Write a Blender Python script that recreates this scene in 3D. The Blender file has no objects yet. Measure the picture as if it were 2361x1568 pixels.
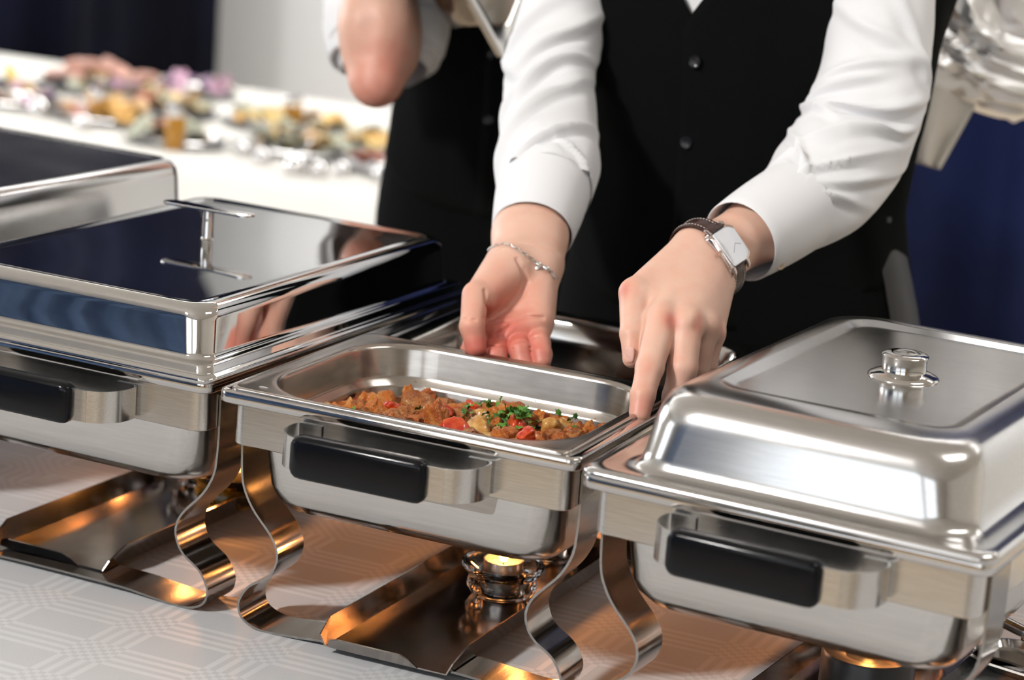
import bpy, math, random
import numpy as np
from mathutils import Vector, Matrix

SC = bpy.context.scene
COL = SC.collection
RND = random.Random(7)
NPR = np.random.RandomState(11)

# ------------------------------------------------------------------ camera, light, exposure
IMG_W, IMG_H = 2361.0, 1568.0
FPX = 5746.6                                   # focal length in pixels of the 2361 frame
RIM = 0.2345                                   # height of the dish rim above the table top
CAM_R = np.array([0.9044293, 0.42009731, 0.07433636])
CAM_U = np.array([-0.16401572, 0.18153736, 0.96960973])
CAM_F = np.array([-0.39383562, 0.88913578, -0.23309027])
CAM_P = np.array([1.115925, -1.873076, 0.584342 + RIM])

def at(u, v, depth):
    """point seen at pixel (u, v), `depth` metres in front of the lens"""
    return CAM_P + depth * (CAM_F + CAM_R * (u - IMG_W / 2) / FPX - CAM_U * (v - IMG_H / 2) / FPX)

def on_z(u, v, z):
    d = CAM_F + CAM_R * (u - IMG_W / 2) / FPX - CAM_U * (v - IMG_H / 2) / FPX
    return CAM_P + d * (z - CAM_P[2]) / d[2]

def on_y(u, v, y):
    d = CAM_F + CAM_R * (u - IMG_W / 2) / FPX - CAM_U * (v - IMG_H / 2) / FPX
    return CAM_P + d * (y - CAM_P[1]) / d[1]

cam_data = bpy.data.cameras.new('camera')
cam = bpy.data.objects.new('camera', cam_data)
COL.objects.link(cam)
cam_data.sensor_width = 36.0
cam_data.lens = FPX / IMG_W * 36.0
cam_data.clip_start = 0.05
cam_data.dof.use_dof = True
cam_data.dof.focus_distance = 2.27
cam_data.dof.aperture_fstop = 4.2
M = Matrix.Identity(4)
for i in range(3):
    M[i][0], M[i][1], M[i][2], M[i][3] = CAM_R[i], CAM_U[i], -CAM_F[i], CAM_P[i]
cam.matrix_world = M
SC.camera = cam

SC.view_settings.view_transform = 'Standard'
SC.view_settings.look = 'None'
SC.view_settings.gamma = 1.0
SC.view_settings.use_curve_mapping = False
SC.view_settings.exposure = 0.0
SC.cycles.use_denoising = True
SC.cycles.use_adaptive_sampling = True
SC.cycles.adaptive_threshold = 0.08
SC.cycles.adaptive_min_samples = 20
SC.cycles.use_light_tree = False
SC.cycles.debug_use_spatial_splits = True
SC.cycles.max_bounces = 7
SC.cycles.diffuse_bounces = 3
SC.cycles.glossy_bounces = 5
SC.cycles.transmission_bounces = 7
SC.cycles.sample_clamp_indirect = 6.0
SC.cycles.caustics_reflective = False
SC.cycles.caustics_refractive = False

world = bpy.data.worlds.new('world')
SC.world = world
world.use_nodes = True
bgn = world.node_tree.nodes['Background']
bgn.inputs[0].default_value = (0.80, 0.90, 1.0, 1)
bgn.inputs[1].default_value = 1.0

def area(name, loc, target, sx, sy, watt, col):
    d = bpy.data.lights.new(name, 'AREA')
    d.shape = 'RECTANGLE'; d.size = sx; d.size_y = sy; d.energy = watt; d.color = col
    o = bpy.data.objects.new(name, d); COL.objects.link(o)
    o.location = loc
    o.rotation_euler = (Vector(target) - Vector(loc)).to_track_quat('-Z', 'Y').to_euler()
    return o

# hard floodlight added unseen and aimed by the cast shadows, then daylight through the tall windows
KEY_DIR = Vector((-0.52, -1.0, 0.86)).normalized()
area('added_key_light', Vector((0.2, 0.1, 0.1)) + KEY_DIR * 3.85, (0.2, 0.1, 0.1), 0.36, 0.36, 132, (1.0, 0.97, 0.94))
for i, wx in enumerate((-0.9, 1.6)):
    area('window_daylight', (wx, -4.94, 1.05), (wx, 0.0, 1.05), 2.1, 2.1, 15, (0.95, 0.97, 1.0))
for i, wy in enumerate((-2.2, 2.4)):
    area('window_daylight_side', (-5.94, wy, 1.05), (0.0, wy, 1.05), 2.1, 2.1, (24, 120)[i], (0.94, 0.97, 1.0))  # the rear one is placed and boosted to brighten the back wall
# unseen fill panels added at the ceiling to brighten back wall and buffet
for i, wx in enumerate((-3.6, -1.8, 0.0, 1.8)):
    area('fill_panel_light', (wx, 3.05, 2.50), (wx, 4.5, 0.2), 1.6, 1.0, 92, (1.0, 0.98, 0.96))
area('fill_panel_light_right', (1.7, 0.5, 2.50), (0.9, 0.9, 0.4), 1.2, 0.6, 20, (1.0, 0.98, 0.96))  # added fill for the foil tray and the right sleeve

# ------------------------------------------------------------------ helpers
def nodes_of(name):
    m = bpy.data.materials.new(name); m.use_nodes = True
    nt = m.node_tree; b = nt.nodes['Principled BSDF']
    return m, nt, b

def add(nt, typ, **kw):
    n = nt.nodes.new(typ)
    for k, v in kw.items():
        setattr(n, k, v)
    return n

def plain(name, col, rough=0.5, metal=0.0, **kw):
    m, nt, b = nodes_of(name)
    b.inputs['Base Color'].default_value = (*col, 1)
    b.inputs['Roughness'].default_value = rough
    b.inputs['Metallic'].default_value = metal
    for k, v in kw.items():
        b.inputs[k].default_value = v
    return m

def noisy(name, c1, c2, scale=20.0, rough=0.5, bump=0.0, metal=0.0, detail=3.0, lo=0.35, hi=0.65, bump_scale=None, **kw):
    m, nt, b = nodes_of(name)
    tc = add(nt, 'ShaderNodeTexCoord')
    n = add(nt, 'ShaderNodeTexNoise'); n.inputs['Scale'].default_value = scale; n.inputs['Detail'].default_value = detail
    nt.links.new(tc.outputs['Object'], n.inputs['Vector'])
    r = add(nt, 'ShaderNodeValToRGB')
    r.color_ramp.elements[0].color = (*c1, 1); r.color_ramp.elements[1].color = (*c2, 1)
    r.color_ramp.elements[0].position = lo; r.color_ramp.elements[1].position = hi
    nt.links.new(n.outputs['Fac'], r.inputs['Fac'])
    nt.links.new(r.outputs['Color'], b.inputs['Base Color'])
    b.inputs['Roughness'].default_value = rough
    b.inputs['Metallic'].default_value = metal
    if bump:
        n2 = add(nt, 'ShaderNodeTexNoise'); n2.inputs['Scale'].default_value = bump_scale or scale; n2.inputs['Detail'].default_value = 4
        nt.links.new(tc.outputs['Object'], n2.inputs['Vector'])
        bp = add(nt, 'ShaderNodeBump'); bp.inputs['Strength'].default_value = bump; bp.inputs['Distance'].default_value = 0.002
        nt.links.new(n2.outputs['Fac'], bp.inputs['Height'])
        nt.links.new(bp.outputs['Normal'], b.inputs['Normal'])
    for k, v in kw.items():
        b.inputs[k].default_value = v
    return m

def steel(name, col, rough, rough2, stretch=(2.0, 60.0, 60.0), bump=0.02, smudge=(0.9, 1.0), smudge_scale=7.0):
    """stainless steel: brushed grain along one axis, faint smudges and water marks"""
    m, nt, b = nodes_of(name)
    tc = add(nt, 'ShaderNodeTexCoord')
    mp = add(nt, 'ShaderNodeMapping'); mp.inputs['Scale'].default_value = stretch
    nt.links.new(tc.outputs['Object'], mp.inputs['Vector'])
    n = add(nt, 'ShaderNodeTexNoise'); n.inputs['Scale'].default_value = 12; n.inputs['Detail'].default_value = 6
    nt.links.new(mp.outputs['Vector'], n.inputs['Vector'])
    s = add(nt, 'ShaderNodeTexNoise'); s.inputs['Scale'].default_value = smudge_scale; s.inputs['Detail'].default_value = 3
    nt.links.new(tc.outputs['Object'], s.inputs['Vector'])
    mr = add(nt, 'ShaderNodeMapRange')
    mr.inputs['To Min'].default_value = rough; mr.inputs['To Max'].default_value = rough2
    mr.inputs['From Min'].default_value = 0.3; mr.inputs['From Max'].default_value = 0.7
    nt.links.new(s.outputs['Fac'], mr.inputs['Value'])
    nt.links.new(mr.outputs['Result'], b.inputs['Roughness'])
    mr2 = add(nt, 'ShaderNodeMapRange')
    mr2.inputs['To Min'].default_value = smudge[0]; mr2.inputs['To Max'].default_value = smudge[1]
    mr2.inputs['From Min'].default_value = 0.35; mr2.inputs['From Max'].default_value = 0.65
    nt.links.new(n.outputs['Fac'], mr2.inputs['Value'])
    mx = add(nt, 'ShaderNodeVectorMath', operation='SCALE')
    mx.inputs[0].default_value = col
    nt.links.new(mr2.outputs['Result'], mx.inputs['Scale'])
    nt.links.new(mx.outputs['Vector'], b.inputs['Base Color'])
    b.inputs['Metallic'].default_value = 1.0
    if bump:
        bp = add(nt, 'ShaderNodeBump'); bp.inputs['Strength'].default_value = bump; bp.inputs['Distance'].default_value = 0.001
        nt.links.new(n.outputs['Fac'], bp.inputs['Height'])
        nt.links.new(bp.outputs['Normal'], b.inputs['Normal'])
    return m

def link(o, parent=None):
    COL.objects.link(o)
    if parent is not None:
        o.parent = parent
    return o

def mesh(name, V, F, mat, parent=None, smooth=True, angle=35, loc=None, rot=None):
    me = bpy.data.meshes.new(name)
    V = np.asarray(V, float)
    me.from_pydata([tuple(p) for p in V], [], [tuple(int(i) for i in f) for f in F])
    me.validate(); me.update()
    if mat is not None:
        me.materials.append(mat)
    if smooth:
        me.shade_smooth()
        if angle is not None:
            me.set_sharp_from_angle(angle=math.radians(angle))
    o = bpy.data.objects.new(name, me)
    if loc is not None: o.location = loc
    if rot is not None: o.rotation_euler = rot
    return link(o, parent)

def tag(o, label, cat, group=None, kind=None):
    o['label'] = label
    if cat: o['category'] = cat
    if group: o['group'] = group
    if kind: o['kind'] = kind
    return o

def thing(name, label, cat, loc=(0, 0, 0), rz=0.0, group=None):
    o = bpy.data.objects.new(name, None); o.empty_display_size = 0.05
    o.location = loc; o.rotation_euler = (0, 0, rz)
    link(o); return tag(o, label, cat, group)

def struct(o):
    o['kind'] = 'structure'; return o

def copy_tree(o, parent=None):
    c = o.copy(); link(c)
    c.parent = parent
    for ch in list(o.children):
        copy_tree(ch, c)
    return c

class MB:
    """collects several pieces of ONE part into a mesh"""
    def __init__(s): s.V = []; s.F = []; s.n = 0
    def put(s, V, F):
        V = np.asarray(V, float)
        s.V.append(V); s.F.extend([tuple(i + s.n for i in f) for f in F]); s.n += len(V); return s
    def build(s, name, mat, parent=None, **kw):
        return mesh(name, np.concatenate(s.V), s.F, mat, parent, **kw)

def box(x0, x1, y0, y1, z0, z1):
    V = [(x, y, z) for z in (z0, z1) for y in (y0, y1) for x in (x0, x1)]
    F = [(0, 2, 3, 1), (4, 5, 7, 6), (0, 1, 5, 4), (2, 6, 7, 3), (0, 4, 6, 2), (1, 3, 7, 5)]
    return np.array(V, float), F

def rrect(x0, x1, y0, y1, r, z, n=7):
    pts = []
    for cx, cy, a0 in ((x1 - r, y1 - r, 0), (x0 + r, y1 - r, 90), (x0 + r, y0 + r, 180), (x1 - r, y0 + r, 270)):
        for k in range(n + 1):
            a = math.radians(a0 + 90 * k / n)
            pts.append((cx + r * math.cos(a), cy + r * math.sin(a), z))
    return np.array(pts)

def loft(rings, cap0=False, cap1=False, loop=False):
    n = len(rings[0]); V = np.concatenate(rings); F = []
    R = len(rings)
    for i in range(R if loop else R - 1):
        a, b = i * n, ((i + 1) % R) * n
        for k in range(n):
            k2 = (k + 1) % n
            F.append((a + k, a + k2, b + k2, b + k))
    if cap0: F.append(tuple(range(n - 1, -1, -1)))
    if cap1: F.append(tuple((R - 1) * n + k for k in range(n)))
    return V, F

def lathe(prof, n=32, closed=False):
    """prof: list of (r, z); r == 0 gives a pole"""
    rings = []
    for r, z in prof:
        rings.append(np.array([(max(r, 1e-5) * math.cos(2 * math.pi * k / n), max(r, 1e-5) * math.sin(2 * math.pi * k / n), z) for k in range(n)]))
    return loft(rings, loop=closed)

def catmull(P, m=8, closed=False):
    P = np.asarray(P, float)
    if closed:
        Q = np.concatenate([P[-1:], P, P[:2]])
    else:
        Q = np.concatenate([2 * P[:1] - P[1:2], P, 2 * P[-1:] - P[-2:-1]])
    out = []
    for i in range(1, len(Q) - 2):
        p0, p1, p2, p3 = Q[i - 1], Q[i], Q[i + 1], Q[i + 2]
        for k in range(m):
            t = k / m
            out.append(0.5 * ((2 * p1) + (-p0 + p2) * t + (2 * p0 - 5 * p1 + 4 * p2 - p3) * t * t + (-p0 + 3 * p1 - 3 * p2 + p3) * t ** 3))
    if not closed: out.append(Q[-2])
    return np.array(out)

def strap(path, lo, hi, th, axis):
    """flat strip of thickness th that follows a 2-D path and is `lo..hi` wide along `axis` (1: y for an xz path, 2: z for an xy path)"""
    P = np.asarray(path, float)
    T = np.gradient(P, axis=0); T /= np.linalg.norm(T, axis=1)[:, None] + 1e-12
    N = np.stack([-T[:, 1], T[:, 0]], 1) * th / 2
    rings = []
    for p, nn in zip(P, N):
        a, b = p + nn, p - nn
        q = [(a, lo), (a, hi), (b, hi), (b, lo)]
        if axis == 1: rings.append(np.array([(c[0], w, c[1]) for c, w in q]))
        else: rings.append(np.array([(c[0], c[1], w) for c, w in q]))
    return loft(rings, True, True)

def frames(P):
    P = np.asarray(P, float)
    T = np.gradient(P, axis=0); T /= np.linalg.norm(T, axis=1)[:, None] + 1e-12
    ref = np.array([0, 0, 1.0]) if abs(T[0][2]) < 0.9 else np.array([1.0, 0, 0])
    U = []; u = np.cross(np.cross(T[0], ref), T[0])
    for t in T:
        u = u - t * (u @ t); u = u / (np.linalg.norm(u) + 1e-12); U.append(u)
    U = np.array(U)
    return T, U, np.cross(T, U)

def tube(P, rad, n=12, cap=True):
    P = np.asarray(P, float); rad = np.broadcast_to(np.asarray(rad, float), (len(P),))
    T, U, W = frames(P)
    a = np.linspace(0, 2 * np.pi, n, endpoint=False)
    rings = [P[i] + rad[i] * (np.cos(a)[:, None] * U[i] + np.sin(a)[:, None] * W[i]) for i in range(len(P))]
    return loft(rings, cap, cap)

def fnoise(P, seed=0, octaves=3, freq=1.0):
    """cheap smooth noise from summed random sines, about -1..1"""
    rs = np.random.RandomState(seed); P = np.asarray(P, float); out = np.zeros(len(P)); amp = 1.0; tot = 0
    for o in range(octaves):
        for k in range(4):
            d = rs.normal(size=3); d /= np.linalg.norm(d); ph = rs.uniform(0, 6.28)
            out += amp * np.sin(P @ d * freq * (2 ** o) * rs.uniform(0.7, 1.3) * 6.28 + ph)
        tot += amp * 2; amp *= 0.5
    return out / tot

# ------------------------------------------------------------------ materials
M_BAND = steel('brushed_steel', (0.70, 0.68, 0.65), 0.20, 0.30, (2.5, 60, 60), 0.03, (0.88, 1.0))
M_PAN = steel('satin_steel', (0.76, 0.74, 0.71), 0.13, 0.22, (2.0, 30, 30), 0.012, (0.93, 1.0))
M_FPAN = steel('dimmed_pan_steel', (0.50, 0.46, 0.42), 0.17, 0.28, (3, 3, 20), 0.012, (0.90, 1.0), 14)  # darkened brown to stand in for dim reflections inside the pan
M_LIP = steel('polished_steel', (0.68, 0.66, 0.64), 0.07, 0.12, (6, 6, 6), 0.0, (0.97, 1.0))
M_MIRROR = steel('mirror_steel', (0.70, 0.69, 0.68), 0.025, 0.05, (9, 9, 9), 0.0, (0.97, 1.0))
M_LIDSAT = steel('soft_satin_steel', (0.68, 0.675, 0.67), 0.16, 0.22, (2.0, 40, 40), 0.015, (0.93, 1.0))
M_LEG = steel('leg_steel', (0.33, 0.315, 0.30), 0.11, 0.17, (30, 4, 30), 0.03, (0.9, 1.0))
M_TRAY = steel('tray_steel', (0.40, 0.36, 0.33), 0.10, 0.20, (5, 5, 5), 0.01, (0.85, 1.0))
M_GRIP = plain('black_grip', (0.004, 0.0045, 0.006), 0.16, 0, **{'Specular IOR Level': .22})
M_WALL = noisy('painted_wall', (0.80, 0.82, 0.83), (0.84, 0.855, 0.865), 0.8, 0.8)
M_WALLW = noisy('cream_wall', (0.74, 0.70, 0.63), (0.80, 0.76, 0.69), 0.7, 0.8)
M_FLOOR = noisy('parquet', (0.46, 0.37, 0.26), (0.58, 0.48, 0.36), 3.0, 0.45)
M_CEIL = plain('ceiling_paint', (0.78, 0.76, 0.73), 0.9)
M_FRAME = plain('white_gloss_paint', (0.75, 0.75, 0.74), 0.35)
M_DOOR = noisy('amber_wood', (0.42, 0.24, 0.08), (0.55, 0.33, 0.13), 2.0, 0.4)
M_CURT = noisy('navy_curtain', (0.0016, 0.0018, 0.0042), (0.0035, 0.0045, 0.014), 2.0, 0.85, **{'Specular IOR Level': .1})
M_CURT2 = noisy('royal_blue_curtain', (0.0020, 0.0026, 0.0080), (0.0065, 0.011, 0.046), 1.6, 0.85, **{'Specular IOR Level': .1})
M_CURT3 = noisy('blue_drape', (0.10, 0.17, 0.32), (0.15, 0.24, 0.42), 1.6, 0.8)
M_CREAM = noisy('cream_cloth', (0.60, 0.585, 0.545), (0.65, 0.635, 0.595), 3.0, 0.85)

def cloth_material():
    """white damask: groups of woven stripes that cross along the table's two directions"""
    m, nt, b = nodes_of('damask_tablecloth')
    tc = add(nt, 'ShaderNodeTexCoord'); sp = add(nt, 'ShaderNodeSeparateXYZ')
    nt.links.new(tc.outputs['Object'], sp.inputs['Vector'])
    def math_(op, a, bb=None, c=None):
        n = add(nt, 'ShaderNodeMath', operation=op)
        for i, v in enumerate((a, bb, c)):
            if v is None: continue
            if isinstance(v, (int, float)): n.inputs[i].default_value = v
            else: nt.links.new(v, n.inputs[i])
        return n.outputs[0]
    def stripes(sock, period, off, half, thin, duty):
        t = math_('ADD', sock, off)
        f = math_('FRACT', math_('DIVIDE', t, period))            # 0..1 in a repeat
        d = math_('MULTIPLY', math_('ABSOLUTE', math_('SUBTRACT', f, 0.5)), period)
        inside = math_('LESS_THAN', d, half)
        s = math_('LESS_THAN', math_('ABSOLUTE', math_('SUBTRACT', math_('FRACT', math_('DIVIDE', d, thin)), 0.5)), 0.25)
        return math_('MULTIPLY', inside, s)
    sx = stripes(sp.outputs['X'], 0.123, 10 * 0.123 + 0.0615 + 0.0575, 0.025, 0.0125, 0.5)
    sy = stripes(sp.outputs['Y'], 0.0875, 10 * 0.0875 + 0.04375 + 0.0956, 0.025, 0.0125, 0.5)
    x = math_('ABSOLUTE', math_('SUBTRACT', sx, sy))
    mixc = add(nt, 'ShaderNodeMix', data_type='RGBA')
    mixc.inputs[6].default_value = (0.52, 0.525, 0.535, 1); mixc.inputs[7].default_value = (0.62, 0.625, 0.635, 1)
    nt.links.new(x, mixc.inputs[0])
    wv = add(nt, 'ShaderNodeTexNoise'); wv.inputs['Scale'].default_value = 9; wv.inputs['Detail'].default_value = 2
    nt.links.new(tc.outputs['Object'], wv.inputs['Vector'])
    nt.links.new(mixc.outputs[2], b.inputs['Base Color'])
    rr = math_('SUBTRACT', 0.62, math_('MULTIPLY', x, 0.16))
    nt.links.new(rr, b.inputs['Roughness'])
    b.inputs['Sheen Weight'].default_value = 0.15
    fn = add(nt, 'ShaderNodeTexNoise'); fn.inputs['Scale'].default_value = 900; fn.inputs['Detail'].default_value = 2
    nt.links.new(tc.outputs['Object'], fn.inputs['Vector'])
    h = math_('ADD', math_('MULTIPLY', fn.outputs['Fac'], 0.5), math_('MULTIPLY', wv.outputs['Fac'], 6.0))
    bp = add(nt, 'ShaderNodeBump'); bp.inputs['Strength'].default_value = 0.25; bp.inputs['Distance'].default_value = 0.0015
    nt.links.new(h, bp.inputs['Height']); nt.links.new(bp.outputs['Normal'], b.inputs['Normal'])
    return m
M_CLOTH = cloth_material()

# ------------------------------------------------------------------ the room
FLOOR, CEIL = -0.75, 2.55
RX0, RX1, RY0, RY1 = -6.0, 5.0, -5.0, 4.6
def wall_panel(name, V, F, mat): return struct(mesh(name, V, F, mat, smooth=False))
wall_panel('floor', *box(RX0 - .1, RX1 + .1, RY0 - .1, RY1 + .1, FLOOR - .1, FLOOR), M_FLOOR)
wall_panel('ceiling', *box(RX0 - .1, RX1 + .1, RY0 - .1, RY1 + .1, CEIL, CEIL + .1), M_CEIL)
wall_panel('wall_back', *box(RX0 - .1, RX1 + .1, RY1, RY1 + .1, FLOOR, CEIL), M_WALL)
wall_panel('wall_right', *box(RX1, RX1 + .1, RY0, RY1, FLOOR, CEIL), M_WALLW)

def wall_with_windows(name, along, spots, fixed, w=2.1, z0=0.0, z1=2.1, lo=0, hi=0):
    """a wall whose window openings are real gaps; `along` is the axis that runs along it"""
    b = MB(); edges = [lo] + [e for s in spots for e in (s - w / 2, s + w / 2)] + [hi]
    f0, f1 = fixed
    def put(a0, a1, za, zb):
        b.put(*(box(a0, a1, f0, f1, za, zb) if along == 0 else box(f0, f1, a0, a1, za, zb)))
    for i in range(0, len(edges), 2): put(edges[i], edges[i + 1], FLOOR, CEIL)
    for s in spots:
        put(s - w / 2, s + w / 2, FLOOR, z0); put(s - w / 2, s + w / 2, z1, CEIL)
    return struct(b.build(name, M_WALLW, smooth=False))
wall_with_windows('wall_front', 0, (-0.9, 1.6), (RY0 - .1, RY0), lo=RX0, hi=RX1)
wall_with_windows('wall_left', 1, (-2.2, 2.4), (RX0 - .1, RX0), lo=RY0, hi=RY1)
wn = 0
for ax, s in [(0, -0.9), (0, 1.6), (1, -2.2), (1, 2.4)]:
    wn += 1; b = MB()
    for a0, a1, za, zb in ((-1.05, -.99, 0, 2.1), (.99, 1.05, 0, 2.1), (-.99, .99, 0, .06), (-.99, .99, 2.04, 2.1), (-.02, .02, .06, 2.04), (-.99, .99, 1.3, 1.34)):
        b.put(*(box(s + a0, s + a1, RY0 - .08, RY0 - .03, za, zb) if ax == 0 else box(RX0 - .08, RX0 - .03, s + a0, s + a1, za, zb)))
    struct(b.build('window_%d' % wn, M_FRAME, smooth=False))
struct(mesh('door_1', *box(3.1, 4.1, RY0, RY0 + .05, FLOOR, 1.35), M_DOOR, smooth=False))
struct(mesh('baseboard_back', *box(RX0, RX1, RY1 - .02, RY1, FLOOR, FLOOR + .1), M_FRAME, smooth=False))

def curtain(x0, x1, y, label, seed, folds, mat=None):
    n = int((x1 - x0) * 60); xs = np.linspace(x0, x1, n)
    rs = np.random.RandomState(seed)
    d = 0.085 * np.sin(xs * folds * 6.283 + 1.5 * np.sin(xs * 2.1 + seed)) + 0.02 * np.sin(xs * folds * 2.7 * 6.283 + seed)
    rings = []
    for z in np.linspace(FLOOR + .02, CEIL - .02, 14):
        k = 1.0 - 0.35 * (z - FLOOR) / (CEIL - FLOOR)
        rings.append(np.stack([xs, y + d * k, np.full(n, z)], 1))
    V = np.concatenate(rings); F = []
    for i in range(13):
        for k in range(n - 1): F.append((i * n + k, i * n + k + 1, (i + 1) * n + k + 1, (i + 1) * n + k))
    o = mesh('curtain', V, F, mat or M_CURT, angle=None)
    md = o.modifiers.new('thickness', 'SOLIDIFY'); md.thickness = 0.004
    return tag(o, label, 'curtain')
curtain(-5.6, -2.475, 4.0, 'navy blue curtain hanging behind the buffet of cold platters', 3, 2.6)
curtain(-1.35, 1.6, 4.1, 'navy blue curtain hanging behind the person with the watch', 5, 1.9, M_CURT2)
curtain(-5.6, -2.3, -4.85, 'pale blue drape added behind the camera to tint the steel', 8, 2.2, M_CURT3)  # unseen drape put in for blue reflections on the mirror lid

# ------------------------------------------------------------------ tables and cloths
def table(x0, x1, y0, y1, label, cloth_label, mat, cat='tablecloth', top=0.0):
    t = thing('banquet_table', label, 'table', ((x0 + x1) / 2, (y0 + y1) / 2, FLOOR))
    cx, cy = (x0 + x1) / 2, (y0 + y1) / 2
    hx, hy = (x1 - x0) / 2, (y1 - y0) / 2
    zt = top - FLOOR
    V, F = loft([rrect(-hx, hx, -hy, hy, .02, zt - .034), rrect(-hx, hx, -hy, hy, .02, zt - .004)], True, True)
    mesh('tabletop', V, F, M_DOOR, t, angle=30)
    for sx in (-1, 1):
        for sy in (-1, 1):
            V, F = loft([rrect(sx * (hx - .1) - .03, sx * (hx - .1) + .03, sy * (hy - .1) - .03, sy * (hy - .1) + .03, .008, 0, 2),
                         rrect(sx * (hx - .1) - .03, sx * (hx - .1) + .03, sy * (hy - .1) - .03, sy * (hy - .1) + .03, .008, zt - .034, 2)], True, True)
            mesh('leg', V, F, M_DOOR, t, angle=30)
    # the cloth: flat on the top, rolled over the edge, hanging in soft folds
    rings = []
    prof = [(-.30, 0, 0), (-.02, 0, 0), (-.004, -.0006, 0), (.002, -.005, 0), (.0035, -.012, 0)] + [(.006 + .05 * k / 8, -.012 - .53 * k / 8, k / 8) for k in range(1, 9)]
    n = 60
    for out, dz, s in prof:
        r = rrect(x0 - out, x1 + out, y0 - out, y1 + out, max(.03 + out, .004) if out > -.02 else .02, top - .0 + dz, 40)
        if s > 0:
            k = np.arange(len(r)); per = np.cumsum(np.linalg.norm(np.diff(np.vstack([r, r[:1]]), axis=0), axis=1))
            d = np.stack([r[:, 0] - cx, r[:, 1] - cy], 1)
            nx = np.where(np.abs(d[:, 0]) / hx > np.abs(d[:, 1]) / hy, np.sign(d[:, 0]), 0); ny = np.where(nx == 0, np.sign(d[:, 1]), 0)
            wv = .02 * s * np.sin(per * 26)
            r[:, 0] += nx * wv; r[:, 1] += ny * wv
        rings.append(r)
    # a grid of quads over the flat centre is not needed: one cap face
    V, F = loft(rings, True, False)
    c = mesh('tablecloth', V, F, mat, angle=50)
    tag(c, cloth_label, cat)
    return t, c
table(-2.1, 1.9, -0.46, 0.63, 'long banquet table under the damask cloth below the chafing dishes', 'white damask tablecloth with woven crossing stripes under the chafing dishes', M_CLOTH)
table(-4.2, -0.62, 1.72, 3.06, 'long table under the cream cloth behind the serving staff', 'plain cream tablecloth under the blurred buffet platters', M_CREAM)

# ------------------------------------------------------------------ chafing dishes
W, L = 0.355, 0.512
ZR = RIM
def rr(ix, iy, z, r, n=8): return rrect(ix, W - ix, iy, L - iy, r, ZR + z, n)
LEG = [(.0088, -.020), (.0088, -.045), (.0090, -.066), (.0110, -.092), (.0170, -.108), (.0262, -.1215), (.0440, -.1405), (.0510, -.1547), (.0500, -.168),
       (.0420, -.1810), (.0240, -.1930), (.0150, -.2060), (.0135, -.2160), (.0195, -.2270), (.0390, -.2335), (.0755, -.2318), (.1095, -.2292), (.1775, -.2285)]

def handle_path():
    half = [(.105, .0085), (.090, .0085), (.0835, .0075), (.0808, .002), (.0808, -.008), (.0835, -.020), (.092, -.0315), (.104, -.0375), (.120, -.039)]
    P = half + [(W - x, y) for x, y in reversed(half)]
    return catmull(P, 5)

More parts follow.
